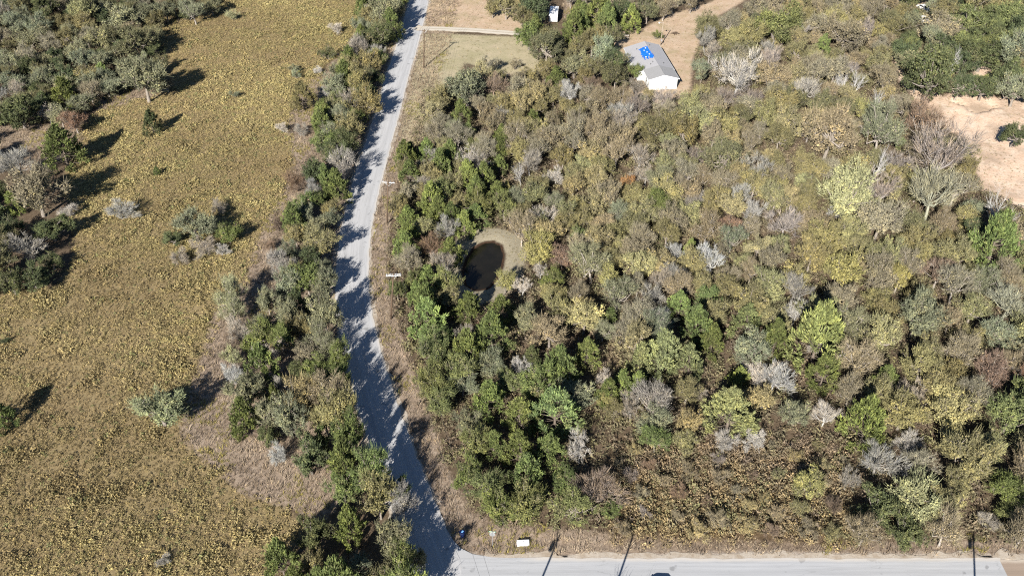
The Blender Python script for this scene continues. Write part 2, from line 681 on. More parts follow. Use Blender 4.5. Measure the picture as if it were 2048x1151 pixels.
oak -1.0 98.8 2.58 go SP
oak -10.6 95.4 2.69 go SP
cedar -7.2 106.2 3.38 g SP
oak 2.1 114.2 2.52 s SP
oak -6.4 82.1 2.65 g SP
oak -3.7 182.8 3.00 b NW
oak 6.3 191.4 2.36 o NW
oak 0.0 197.2 2.26 b NW
oak -3.9 193.9 2.53 o NW
semi 18.2 178.3 3.59 b NW
oak 5.0 174.8 2.92 b NW
bare 25.1 186.4 3.31 gr NW
semi 13.5 172.8 2.71 b NW
oak -6.4 177.3 2.27 b NW
oak 12.9 176.7 3.31 b NW
semi -17.0 177.6 3.10 b NW
oak 2.4 189.6 3.35 yb NW
oak 9.2 185.9 2.19 b NW
oak 8.8 179.2 2.38 b NW
oak 1.0 182.9 3.25 o NW
semi 21.7 183.0 2.76 b NW
oak 18.4 189.9 2.53 b NW
oak 8.3 201.9 2.23 b NW
oak 9.9 196.8 3.12 o NW
oak -11.0 203.7 2.87 o NW
semi -15.8 183.3 2.63 b NW
oak -17.7 192.8 3.62 o NW
oak 1.5 193.4 2.20 o NW
semi 17.9 197.3 2.52 b NW
oak 13.0 191.6 2.30 o NW
oak 25.0 196.7 2.18 b NW
oak 19.8 172.4 3.64 b NW
oak 1.5 205.8 2.29 b NW
semi -7.6 191.2 2.91 b NW
semi 0.7 173.5 3.38 b NW
oak 4.8 179.1 3.07 o NW
bare -1.5 186.4 2.42 gr NW
semi 26.0 192.3 3.36 b NW
oak 12.9 202.1 2.47 b NW
oak 8.5 173.0 3.65 b NW
oak 14.6 187.6 2.53 o NW
oak 4.5 199.2 2.44 o NW
oak -16.3 199.3 2.65 yb NW
oak 24.3 174.4 3.60 b NW
semi 15.1 182.0 2.97 b NW
oak 1.0 201.7 3.29 b NW
semi 20.9 193.0 3.20 b NW
oak -1.8 190.6 3.24 o NW
cedar 4.7 186.2 2.19 g NW
oak -3.4 206.8 2.57 o NW
oak -7.7 205.8 3.38 yb NW
bare 24.9 180.5 3.09 gr NW
semi -12.0 175.2 3.46 b NW
oak 4.9 195.2 3.53 yb NW
oak 11.2 224.6 3.12 do HO
cedar 18.7 236.1 3.47 g HO
oak 27.4 231.7 2.84 do HO
oak 17.0 223.7 2.85 o HO
cedar 20.1 246.9 2.74 g HO
cedar 25.7 209.8 2.94 g HO
cedar 25.4 224.9 2.52 g HO
cedar 10.7 205.6 3.03 g HO
oak 17.9 207.3 2.70 o HO
oak 16.2 242.1 2.53 do HO
oak 21.0 225.0 3.40 o HO
oak 10.1 229.2 3.53 do HO
oak 3.6 240.3 3.46 do HO
oak 14.7 219.2 2.34 do HO
oak 23.6 233.3 2.91 o HO
cedar 18.9 251.4 2.34 g HO
cedar 6.4 236.2 3.35 g HO
oak -8.4 268.2 3.55 o HO
live 8.9 271.6 3.66 d HO
oak -5.7 263.2 3.28 o HO
oak -1.8 266.8 3.49 o HO
oak 0.6 272.6 3.19 o HO
oak 6.9 260.6 3.32 o HO
live 5.4 267.6 3.70 d HO
live 10.7 276.8 3.19 d HO
oak 0.7 262.1 3.55 o HO
oak -6.3 274.3 3.14 o HO
oak -9.7 276.9 2.71 o HO
live 3.0 277.7 3.34 d HO
oak -1.8 277.6 2.74 o HO
shrub 53.1 278.0 1.97 b HO
shrub 22.9 256.4 2.23 b HO
oak 59.6 277.6 2.79 b HO
shrub 22.0 267.3 1.62 b HO
oak 44.4 254.8 2.35 b HO
shrub 48.5 267.9 2.36 b HO
oak 49.1 261.1 2.73 b HO
semi 64.7 273.7 2.86 b HO
shrub 35.0 262.6 1.60 b HO
shrub 51.4 271.7 1.81 b HO
shrub 27.3 266.6 1.64 b HO
oak 41.3 272.4 2.32 b HO
semi 35.1 270.8 2.35 b HO
oak 24.2 248.9 2.85 b HO
semi 55.1 264.6 2.81 b HO
semi 43.1 267.7 3.36 b HO
semi 31.1 257.2 2.08 b HO
shrub 42.3 260.8 2.50 b HO
semi 17.2 259.6 3.04 b HO
shrub 48.1 280.1 1.92 b HO
shrub 38.5 267.5 2.58 b HO
shrub 41.9 278.4 2.29 b HO
semi 22.0 261.3 3.07 b HO
oak 33.6 279.6 2.22 b HO
semi 34.4 253.0 2.71 b HO
shrub 16.9 268.0 1.71 b HO
oak 26.0 278.1 2.24 b HO
shrub 61.8 281.9 1.73 b HO
shrub 20.0 275.5 2.54 b HO
shrub 28.8 253.6 1.66 b HO
semi 25.8 273.9 3.16 b HO
shrub 56.7 282.2 1.53 b HO
shrub 46.6 272.7 2.30 b HO
shrub 59.3 268.6 2.28 b HO
shrub 33.1 275.3 2.24 b HO
shrub 66.5 281.1 2.27 b HO
shrub 20.2 281.7 1.63 b HO
oak 31.8 265.5 2.32 b HO
oak 28.6 260.9 3.23 b HO
oak 29.8 271.5 2.89 b HO
oak 38.1 276.3 2.97 b HO
shrub 40.2 282.6 1.54 b HO
shrub 55.6 272.9 1.80 b HO
semi 52.0 256.5 3.33 b HO
shrub 27.5 283.2 1.61 b HO
semi 43.2 250.7 3.42 b HO
oak 21.8 123.4 2.19 b CE
semi 8.3 151.6 2.23 s CE
oak 33.8 115.8 3.20 o CE
oak 18.9 163.2 3.27 y CE
oak 24.8 149.9 3.27 y CE
oak 16.5 149.7 3.09 yb CE
oak 38.1 133.8 2.32 b CE
oak 25.1 145.1 3.36 o CE
oak 12.8 149.8 2.28 y CE
semi 37.7 126.5 2.47 b CE
oak 5.2 156.5 2.68 o CE
semi 45.2 141.5 2.50 b CE
oak 10.8 167.5 2.83 o CE
oak 17.6 143.3 2.37 b CE
oak 43.1 148.0 3.00 yb CE
oak 7.5 118.0 2.42 y CE
oak 45.4 135.2 2.53 yb CE
bare 3.7 164.9 3.10 gr CE
oak 43.4 113.8 2.74 o CE
semi 18.1 120.1 3.54 s CE
oak 33.9 145.9 3.08 y CE
oak 4.1 152.6 2.76 y CE
bare 26.7 165.9 3.50 gr CE
oak 43.7 121.8 3.53 y CE
bare 49.9 159.1 3.24 gr CE
oak 16.7 159.3 2.85 yb CE
oak 20.0 156.9 2.16 b CE
oak 28.1 147.8 3.54 g CE
oak 41.6 131.1 2.24 y CE
semi 11.7 122.2 2.36 b CE
oak 48.4 155.0 3.43 o CE
oak 12.4 156.7 2.43 yb CE
semi 35.9 160.3 2.94 b CE
oak 6.4 138.4 3.51 yb CE
semi 22.1 167.6 3.23 b CE
semi 33.8 157.1 2.21 b CE
oak 22.6 141.8 2.73 o CE
semi 18.6 111.0 2.72 b CE
oak 32.0 129.3 2.83 o CE
bare 24.5 120.6 2.62 gr CE
oak 32.0 161.1 2.38 b CE
oak 40.2 117.1 3.54 o CE
oak 23.9 154.2 2.77 o CE
oak 18.5 131.1 2.78 o CE
oak 33.1 119.7 2.72 g CE
oak 29.0 138.8 2.69 o CE
semi 20.3 114.3 3.19 b CE
oak 1.6 169.7 2.84 y CE
oak 33.0 123.8 2.34 o CE
oak 52.4 162.4 2.56 b CE
semi 42.3 127.3 2.47 b CE
semi 40.7 136.9 3.00 s CE
oak 26.5 129.6 3.09 yb CE
oak 51.4 149.6 3.54 o CE
semi 29.6 157.8 3.02 s CE
oak 36.5 164.4 2.51 o CE
oak 7.3 121.8 2.28 y CE
oak 19.7 107.3 3.54 yb CE
oak 12.4 134.7 2.90 b CE
bare 35.7 130.2 3.39 w CE
oak 46.5 130.3 3.16 b CE
oak 10.1 142.4 2.53 o CE
oak 37.6 122.7 3.25 o CE
oak 19.1 152.5 3.37 b CE
oak 11.7 118.0 2.16 yb CE
semi 42.8 156.4 3.29 b CE
oak 13.6 144.3 2.26 o CE
oak 14.7 164.7 2.14 y CE
semi 0.2 151.5 2.82 s CE
bare 35.1 149.6 2.26 gr CE
semi 39.4 158.9 2.71 b CE
semi 1.8 139.3 3.52 b CE
oak 2.3 147.0 2.65 o CE
semi 5.2 168.7 2.96 b CE
oak 19.1 139.4 2.80 y CE
oak 16.3 135.8 3.53 yb CE
bare 24.5 115.3 2.45 w CE
oak 38.9 147.7 2.31 o CE
oak 49.1 135.6 2.75 y CE
oak 53.9 156.2 2.48 y CE
semi 20.6 146.1 2.53 s CE
semi 28.1 121.8 3.06 b CE
oak 16.7 168.7 3.21 yb CE
oak 10.2 146.1 2.65 y CE
bare 25.8 124.9 2.50 gr CE
semi 23.3 111.5 3.01 s CE
bare 45.0 152.0 2.93 gr CE
oak 46.0 159.0 3.15 yb CE
bare 27.7 161.1 2.89 gr CE
oak 12.8 160.6 2.72 o CE
oak 22.8 132.8 3.05 b CE
bare 80.1 163.2 3.37 pu NE
oak 58.1 174.1 3.51 do NE
oak 72.0 214.7 2.32 b NE
oak 63.9 237.9 2.89 o NE
semi 100.6 247.9 3.86 b NE
oak 34.9 172.3 3.05 y NE
oak 81.8 231.8 2.51 b NE
oak 94.0 167.6 3.63 o NE
oak 31.6 176.0 4.01 do NE
oak 46.6 180.6 3.98 y NE
oak 79.7 213.6 2.64 o NE
bare 90.6 193.9 2.48 gr NE
semi 75.3 212.6 3.59 b NE
oak 69.1 204.4 3.94 yb NE
oak 74.5 194.6 2.28 do NE
bare 69.2 155.6 3.56 gr NE
oak 62.0 161.8 3.31 o NE
bare 63.8 211.7 3.57 pu NE
oak 104.4 241.3 3.47 do NE
oak 107.2 253.1 3.90 b NE
oak 81.2 178.8 3.17 yb NE
semi 76.8 199.5 2.78 b NE
oak 85.9 207.1 2.50 o NE
oak 92.0 213.1 3.44 o NE
oak 88.2 256.2 2.83 o NE
oak 55.6 243.9 2.50 do NE
oak 62.2 190.6 3.89 o NE
semi 95.9 228.8 2.30 b NE
oak 79.7 183.7 2.28 b NE
semi 85.7 170.0 3.29 b NE
oak 57.3 184.0 3.66 y NE
oak 84.2 182.5 2.85 o NE
oak 80.4 252.3 3.56 yb NE
bare 78.3 235.3 2.68 pu NE
bare 84.4 211.1 3.03 pu NE
oak 53.5 214.6 3.28 do NE
oak 30.7 193.3 2.26 b NE
oak 88.0 216.1 3.28 b NE
oak 69.0 248.4 3.96 b NE
bare 39.4 168.5 2.64 pu NE
semi 59.0 237.0 3.75 b NE
oak 39.4 186.5 2.72 do NE
oak 76.4 165.6 3.31 o NE
oak 84.1 219.8 2.29 o NE
oak 70.8 243.7 3.19 b NE
oak 101.0 229.6 2.27 b NE
bare 50.6 195.5 3.56 pu NE
oak 64.3 244.8 2.47 yb NE
oak 73.7 184.8 3.37 do NE
bare 76.5 245.8 2.24 gr NE
oak 85.3 243.8 2.63 o NE
oak 93.1 251.8 3.95 b NE
oak 90.3 202.7 3.56 b NE
oak 58.2 219.7 3.83 do NE
bare 66.0 179.2 3.24 pu NE
oak 100.6 256.8 3.18 b NE
oak 35.4 181.5 3.70 do NE
oak 47.0 186.4 3.40 b NE
semi 52.1 173.6 2.67 b NE
oak 95.9 259.2 3.20 b NE
oak 59.8 157.0 2.68 y NE
oak 70.2 178.6 2.39 b NE
oak 46.1 192.6 3.36 b NE
semi 55.5 178.9 2.78 b NE
oak 62.6 196.8 3.36 b NE
oak 95.3 240.8 3.75 o NE
oak 73.5 220.2 3.83 o NE
oak 41.4 190.2 3.12 y NE
bare 29.0 189.3 3.55 pu NE
oak 43.9 175.4 3.30 b NE
bare 66.1 217.2 3.59 pu NE
oak 67.0 194.5 3.76 do NE
oak 56.1 165.6 2.45 o NE
oak 100.4 234.8 2.89 y NE
oak 73.5 253.9 2.53 b NE
oak 37.8 176.6 3.97 o NE
oak 76.7 154.5 3.11 o NE
oak 91.6 263.7 2.92 o NE
bare 94.6 233.3 3.80 pu NE
oak 62.2 223.4 3.06 do NE
oak 80.2 209.5 3.77 b NE
bare 73.1 152.1 3.57 pu NE
oak 62.3 184.2 3.26 o NE
oak 68.5 184.0 3.22 yb NE
semi 88.2 152.9 3.96 b NE
oak 61.8 167.5 2.51 o NE
oak 79.2 239.9 2.38 o NE
oak 91.2 219.8 2.66 o NE
oak 78.9 223.8 2.25 o NE
oak 55.0 191.7 3.00 b NE
oak 51.9 188.3 2.61 do NE
semi 109.5 259.0 2.50 b NE
oak 89.2 241.3 3.79 y NE
oak 60.8 178.9 3.89 yb NE
bare 70.5 198.2 3.61 gr NE
oak 74.0 179.8 3.13 do NE
oak 44.3 196.7 3.21 y NE
oak 68.7 226.2 2.32 o NE
oak 92.3 245.6 3.47 b NE
oak 104.1 236.3 3.91 do NE
oak 90.5 184.9 3.03 b NE
oak 84.0 258.9 2.64 o NE
oak 56.2 209.7 2.34 y NE
oak 66.0 161.9 2.50 b NE
oak 80.2 257.0 3.25 b NE
semi 86.8 189.7 2.59 b NE
oak 74.2 249.7 3.82 b NE
oak 65.2 152.9 3.86 y NE
oak 89.3 197.6 2.38 yb NE
oak 98.8 263.0 2.28 b NE
oak 48.0 173.7 2.59 yb NE
oak 95.2 218.5 2.89 o NE
oak 89.4 235.3 2.51 b NE
oak 81.6 154.8 3.87 y NE
oak 80.2 196.1 3.53 yb NE
semi 73.2 175.7 3.52 b NE
oak 57.1 147.2 2.80 o NE
oak 28.8 170.3 2.31 yb NE
oak 94.0 161.7 2.74 o NE
bare 57.4 195.9 2.85 pu NE
oak 84.2 249.2 2.37 o NE
semi 96.2 224.3 3.14 b NE
oak 73.7 239.6 2.68 o NE
oak 74.2 206.2 3.89 b NE
oak 49.6 167.5 3.14 b NE
oak 71.1 145.5 3.91 yb NE
bare 104.9 258.1 2.62 pu NE
oak 98.5 252.7 3.60 yb NE
oak 53.7 238.5 3.91 do NE
oak 83.0 238.5 3.53 b NE
oak 41.4 180.2 3.94 y NE
oak 51.8 180.3 2.33 b NE
oak 55.8 160.4 2.48 b NE
oak 59.2 214.9 3.97 b NE
oak 87.8 251.9 2.79 b NE
oak 71.5 164.3 2.80 o NE
oak 55.4 169.9 2.30 yb NE
oak 88.6 260.9 3.89 b NE
oak 67.6 240.4 2.70 do NE
oak 60.3 244.4 2.24 b NE
oak 30.2 181.6 2.81 o NE
oak 52.3 184.4 3.14 do NE
oak 60.5 207.7 3.06 o NE
oak 91.4 207.4 3.89 b NE
semi 35.5 187.7 3.23 b NE
semi 88.1 166.4 3.09 b NE
oak 78.9 159.1 3.07 o NE
oak 34.4 168.2 3.37 b NE
bare 66.7 222.6 2.92 gr NE
semi 90.7 189.8 3.19 b NE
oak 90.8 171.4 2.55 b NE
oak 81.1 246.2 2.51 o NE
oak 94.7 266.9 2.34 y NE
oak 51.7 208.1 3.85 b NE
oak 106.2 262.0 2.64 b NE
oak 95.4 173.5 2.36 b NE
oak 92.2 256.8 2.38 b NE
bare 51.3 228.4 3.30 gr NE
oak 55.4 117.5 3.62 b EA
semi 87.2 125.8 2.99 b EA
oak 69.8 119.4 3.38 o EA
semi 81.8 123.4 2.89 s EA
oak 79.7 132.2 3.61 o EA
oak 72.3 113.7 3.20 b EA
oak 93.0 135.8 3.97 b EA
semi 86.2 121.9 2.68 b EA
semi 98.4 138.4 2.78 b EA
semi 76.1 121.8 3.87 b EA
oak 57.1 140.5 3.45 b EA
oak 62.1 115.7 2.99 o EA
oak 62.5 119.9 3.00 y EA
semi 88.0 115.5 3.22 b EA
oak 84.7 111.5 3.77 y EA
oak 63.4 133.7 2.87 o EA
bare 48.5 121.8 3.51 gr EA
oak 62.3 138.0 3.73 y EA
oak 87.1 143.3 3.03 y EA
oak 81.3 137.0 2.38 o EA
oak 93.3 129.9 2.92 y EA
oak 51.2 115.0 3.45 y EA
semi 62.0 129.7 2.52 b EA
oak 65.7 129.0 3.54 y EA
oak 91.4 125.2 2.91 o EA
semi 70.6 128.1 2.85 b EA
semi 54.6 111.2 3.62 s EA
oak 76.9 116.1 2.96 y EA
oak 80.0 126.7 2.39 y EA
oak 63.7 124.4 3.66 b EA
oak 74.3 136.1 3.63 o EA
cedar 42.1 108.4 3.06 g MI
oak 37.7 106.0 3.23 s MI
oak 41.7 92.7 2.31 s MI
cedar 11.9 105.9 2.39 g MI
oak 9.2 96.5 3.17 s MI
oak 76.4 95.0 3.55 go SE
bare 59.9 96.3 3.15 gr SE
semi 50.9 97.1 2.79 b SE
oak 74.0 86.0 3.48 o SE
semi 79.1 99.4 2.80 r SE
oak 67.5 86.5 2.93 y SE
semi 45.4 72.1 2.79 b SE
semi 78.6 103.2 3.09 b SE
oak 73.8 108.9 2.88 o SE
semi 53.5 102.9 3.59 b SE
bare 50.9 83.7 3.49 gr SE
semi 65.7 71.7 3.35 b SE
oak 54.8 96.3 3.02 o SE
oak 66.2 106.7 2.37 o SE
semi 71.0 81.8 3.78 b SE
oak 57.2 92.3 3.45 y SE
semi 55.6 71.7 2.81 b SE
semi 56.7 83.5 2.36 b SE
oak 64.6 96.5 3.55 o SE
semi 82.5 105.1 2.68 b SE
oak 67.8 101.5 3.33 o SE
shrub 22.1 75.5 1.16 b TH
shrub 40.8 86.2 1.36 yb TH
bush 23.1 79.4 1.67 br TH
shrub 17.7 79.5 1.44 b TH
shrub 27.6 74.9 1.61 b TH
shrub 20.6 81.6 1.37 b TH
shrub 42.0 73.1 1.55 o TH
shrub 38.8 73.6 1.63 b TH
shrub 24.5 83.1 1.63 b TH
bush 43.4 77.4 1.62 br TH
bush 33.3 85.8 0.92 br TH
bush 33.9 73.5 1.18 br TH
bush 17.9 76.5 1.01 pu TH
shrub 37.3 83.1 1.32 o TH
shrub 17.4 87.3 1.37 yb TH
bush 16.6 82.6 1.50 pu TH
shrub 44.1 88.5 0.97 o TH
shrub 32.1 77.3 1.26 yb TH
bush 19.4 84.8 1.30 br TH
shrub 42.7 81.8 1.67 b TH
shrub 38.7 76.5 1.60 o TH
bush 29.5 85.5 1.46 pu TH
shrub 35.6 75.9 1.53 b TH
shrub 34.6 78.9 1.09 yb TH
shrub 47.1 85.5 0.95 b TH
bush 33.6 83.0 1.04 br TH
shrub 37.8 88.6 1.02 b TH
bush 26.7 78.2 1.11 br TH
shrub 14.5 73.7 1.45 b TH
shrub 24.3 73.0 1.62 yb TH
shrub 43.8 84.8 1.25 yb TH
shrub 28.7 82.3 1.51 b TH
shrub 30.9 80.0 1.29 b TH
shrub 31.1 74.0 1.49 yb TH
shrub 15.0 84.9 1.03 b TH
live 113.5 200.6 4.03 d GR
oak 130.2 260.0 3.51 s GR
live 137.4 262.4 2.74 d GR
live 120.2 262.4 4.22 d GR
live 137.3 271.7 3.25 d GR
oak 117.5 267.8 3.66 s GR
live 126.8 225.7 3.54 go GR
live 136.2 249.3 3.01 go GR
oak 154.7 273.2 3.51 s GR
live 151.1 267.1 3.85 d GR
oak 140.9 257.7 2.78 s GR
live 149.5 259.6 4.32 go GR
oak 162.6 271.2 2.69 s GR
live 131.1 239.4 4.23 go GR
live 157.5 266.8 3.72 d GR
oak 120.9 245.7 4.34 o GR
live 142.3 277.4 3.47 go GR
oak 133.1 264.9 3.03 o GR
live 146.1 271.6 2.75 d GR
live 139.0 223.3 3.61 d GR
oak 131.5 274.2 2.79 s GR
live 145.1 239.4 2.85 d GR
live 124.9 230.6 4.15 d GR
oak 144.0 248.2 3.18 o GR
live 143.1 234.9 3.81 d GR
live 137.1 233.2 4.37 d GR
live 137.1 217.8 3.03 d GR
live 111.2 220.7 4.02 d GR
live 115.6 257.6 4.17 d GR
oak 109.2 238.7 3.85 s GR
live 127.3 252.1 2.98 go GR
live 105.9 227.4 2.84 go GR
live 134.3 211.4 3.51 d GR
oak 110.9 226.2 3.85 s GR
live 126.2 256.8 4.32 d GR
live 148.3 277.6 2.85 go GR
live 120.6 226.1 4.01 go GR
live 113.6 250.7 2.79 d GR
oak 139.2 252.6 3.54 o GR
live 141.7 229.4 3.24 d GR
live 145.0 254.7 3.21 d GR
live 129.5 201.8 3.71 go GR
oak 146.5 243.7 4.06 o GR
live 118.4 237.9 3.29 d GR
live 152.1 253.6 3.37 go GR
live 130.8 248.1 3.05 d GR
live 130.5 269.5 3.34 go GR
live 144.2 267.1 4.07 d GR
live 113.3 212.8 3.96 d GR
live 151.5 247.8 3.29 go GR
oak 129.3 210.3 3.90 o GR
oak 119.5 196.9 4.17 s GR
live 124.2 279.1 2.82 go GR
live 133.3 228.9 4.32 go GR
live 124.8 197.8 4.33 d GR
oak 122.4 272.5 3.80 s GR
live 125.8 265.9 4.13 d GR
live 104.6 207.3 3.71 go GR
live 127.6 276.4 3.90 d GR
oak 127.3 243.6 2.70 s GR
live 154.5 262.2 2.75 go GR
oak 121.7 251.8 3.82 s GR
live 161.4 276.3 2.83 d GR
oak 143.7 261.1 2.88 s GR
live 106.8 231.6 2.89 d GR
oak 134.0 254.7 4.14 o GR
live 148.2 251.5 2.79 go GR
oak 138.0 266.8 3.78 s GR
live 114.8 206.1 2.99 go GR
oak 157.3 277.6 2.86 o GR
live 156.3 257.4 2.91 go GR"""
ROAD = [(-26.85, 301.31), (-26.99, 297.29), (-27.14, 293.27), (-27.28, 289.25), (-27.42, 285.23), (-27.56, 281.21), (-27.69, 277.18), (-27.82, 273.16), (-27.93, 269.12), (-28.01, 265.08), (-28.06, 261.04), (-28.09, 257.01), (-28.13, 252.99), (-28.17, 248.98), (-28.24, 244.98), (-28.32, 240.97), (-28.41, 236.96), (-28.52, 232.95), (-28.65, 228.96), (-28.82, 224.96), (-28.99, 220.94), (-29.16, 216.9), (-29.28, 212.85), (-29.37, 208.81), (-29.43, 204.78), (-29.48, 200.75), (-29.54, 196.73), (-29.6, 192.72), (-29.67, 188.72), (-29.78, 184.72), (-29.9, 180.71), (-30.04, 176.69), (-30.16, 172.66), (-30.27, 168.62), (-30.34, 164.58), (-30.4, 160.54), (-30.42, 156.5), (-30.42, 152.45), (-30.36, 148.38), (-30.22, 144.3), (-30.0, 140.22), (-29.67, 136.14), (-29.24, 132.06), (-28.69, 127.99), (-28.01, 123.93), (-27.19, 119.9), (-26.25, 115.89), (-25.18, 111.93), (-24.02, 108.01), (-22.79, 104.14), (-21.52, 100.29), (-20.22, 96.46), (-18.88, 92.64), (-17.51, 88.83), (-16.09, 85.02), (-14.62, 81.24), (-13.12, 77.5), (-11.63, 73.77), (-10.17, 70.06), (-8.76, 66.34), (-7.39, 62.58)]
POND = [(-3.73, 141.02), (-2.28, 139.86), (-1.69, 136.95), (-2.03, 133.02), (-3.08, 129.24), (-4.39, 126.89), (-6.43, 126.31), (-8.09, 127.76), (-8.79, 131.49), (-8.3, 135.36), (-7.02, 139.04), (-5.35, 140.69)]
ZONES = {'field': [[(-41.79, 284.48), (-42.03, 243.94), (-46.28, 230.16), (-49.03, 214.51), (-53.0, 203.09), (-51.56, 185.13), (-46.83, 169.32), (-47.23, 155.32), (-48.7, 148.0), (-48.11, 128.59), (-51.3, 120.08), (-50.26, 109.78), (-50.1, 98.32), (-48.92, 91.1), (-42.99, 85.37), (-36.75, 80.01), (-30.91, 78.31), (-27.44, 74.19), (-30.47, 66.59), (-74.54, 66.59), (-103.68, 122.84), (-81.46, 126.39), (-81.06, 134.68), (-86.16, 148.0), (-89.98, 155.32), (-94.84, 165.15), (-95.15, 175.86), (-98.46, 184.65), (-98.03, 194.58), (-86.37, 203.09), (-84.97, 208.69), (-93.37, 230.16), (-100.36, 243.94), (-99.79, 251.3), (-88.37, 257.05), (-87.7, 284.48)], [(-192.29, 293.85), (-159.81, 293.85), (-142.06, 263.01), (-140.51, 245.75), (-162.78, 236.9)]], 'straw': [[(-41.79, 284.48), (-42.03, 243.94), (-46.28, 230.16), (-49.03, 214.51), (-53.0, 203.09), (-51.56, 185.13), (-46.83, 169.32), (-47.23, 155.32), (-48.7, 148.0), (-48.11, 128.59), (-51.3, 120.08), (-50.26, 109.78), (-50.1, 98.32), (-48.92, 91.1), (-42.99, 85.37), (-36.75, 80.01), (-30.91, 78.31), (-25.72, 75.81), (-22.3, 80.01), (-20.1, 84.45), (-21.92, 93.1), (-26.99, 107.37), (-30.82, 122.84), (-33.19, 144.52), (-32.61, 185.13), (-31.14, 240.38), (-29.92, 284.48)], [(-98.03, 194.58), (-86.37, 203.09), (-84.97, 208.69), (-98.83, 214.51), (-103.55, 203.09)], [(-138.49, 190.02), (-108.24, 187.55), (-98.46, 184.65), (-96.81, 175.86), (-101.0, 167.22), (-127.77, 169.32)], [(-104.94, 249.43), (-92.76, 257.05), (-88.37, 257.05), (-98.66, 247.58)], [(-25.96, 284.48), (-25.02, 243.94), (-26.05, 214.51), (-26.54, 187.55), (-27.18, 167.22), (-27.21, 148.0), (-26.14, 131.59), (-23.93, 118.73), (-19.34, 103.87), (-15.58, 93.1), (-11.83, 82.65), (-8.18, 73.4), (-4.13, 70.14), (75.63, 69.69), (77.34, 73.0), (44.22, 72.22), (18.15, 73.0), (-1.6, 75.0), (-5.69, 77.47), (-9.54, 85.37), (-12.37, 95.15), (-17.52, 109.78), (-20.64, 120.08), (-23.56, 134.68), (-24.33, 155.32), (-23.71, 175.86), (-19.8, 182.75), (-18.39, 214.51), (-16.73, 243.94), (-14.88, 284.48)], [(15.97, 267.09), (25.02, 267.09), (23.6, 247.58), (14.9, 243.94)]], 'lawn': [[(-25.41, 241.79), (2.91, 238.98), (8.65, 222.13), (6.51, 214.51), (-1.79, 215.11), (-12.32, 222.13), (-15.83, 203.09), (-19.8, 182.75), (-23.46, 179.26), (-25.49, 182.75), (-25.28, 208.69)]], 'tan': [[(-25.65, 284.48), (-2.22, 284.48), (7.59, 263.01), (5.03, 241.79), (-25.25, 246.85)], [(8.69, 223.7), (4.55, 211.57), (-3.06, 214.51), (2.12, 225.29)], [(25.83, 231.82), (26.79, 243.22), (35.9, 243.22), (44.41, 254.34), (59.32, 265.04), (75.35, 284.48), (84.85, 284.48), (60.51, 255.11), (54.26, 243.94), (47.55, 223.7), (43.68, 203.09), (33.05, 196.4), (26.24, 200.38), (33.62, 211.57)], [(116.51, 284.48), (138.68, 284.48), (127.44, 259.01), (114.87, 261.0)]], 'sand': [[(100.15, 226.25), (97.59, 210.12), (97.93, 200.38), (99.2, 187.55), (101.81, 178.11), (96.96, 158.18), (103.76, 151.6), (125.79, 148.0), (159.68, 208.69), (118.55, 201.73), (115.83, 210.12), (106.25, 203.09), (100.36, 207.27), (100.75, 217.51), (101.74, 226.25)], [(121.93, 226.9), (125.25, 223.7), (120.88, 208.69), (115.83, 210.12)], [(-18.28, 109.17), (-17.3, 109.17), (-17.22, 108.33), (-18.19, 108.33)]], 'brush': [[(15.05, 89.63), (48.64, 89.63), (45.53, 72.22), (13.51, 72.61)]], 'bank': [[(-3.73, 141.02), (-2.28, 139.86), (-1.69, 136.95), (-2.03, 133.02), (-3.08, 129.24), (-4.39, 126.89), (-6.43, 126.31), (-8.09, 127.76), (-8.79, 131.49), (-8.3, 135.36), (-7.02, 139.04), (-5.35, 140.69)]], 'shoulder': [[(-6.1, 71.06), (-4.14, 70.45), (4.91, 70.3), (30.85, 70.83), (50.27, 70.75), (82.49, 70.45), (81.73, 69.09), (-5.38, 69.09)], [(-30.71, 284.48), (-31.5, 267.09), (-33.42, 178.11), (-34.29, 142.81), (-31.7, 122.84), (-25.85, 105.02), (-20.2, 88.18), (-18.39, 88.18), (-24.25, 105.02), (-29.25, 122.84), (-31.78, 142.81), (-31.18, 178.11), (-28.78, 267.09), (-27.86, 284.48)]], 'forest': [[(-21.56, 205.86), (-8.17, 214.51), (4.53, 210.12), (19.62, 210.12), (26.24, 200.38), (43.47, 201.73), (49.24, 230.16), (56.94, 251.3), (73.86, 263.01), (114.2, 259.01), (207.23, 293.85), (83.69, 72.61), (44.22, 72.22), (-1.6, 75.0), (-5.69, 77.47), (-9.54, 85.37), (-17.52, 109.78), (-21.37, 122.84), (-23.44, 137.86), (-23.82, 155.32), (-23.36, 178.11)], [(-156.56, 293.85), (-94.84, 293.85), (-89.94, 263.01), (-101.23, 251.3), (-91.11, 220.57), (-86.65, 210.12), (-96.38, 207.27), (-100.48, 190.02), (-108.24, 187.55), (-137.21, 187.55), (-162.78, 236.9)]]}
DRIVE = [(-26.23, 245.02), (-17.45, 244.3), (-8.98, 243.22), (2.93, 241.09), (9.15, 239.68)]
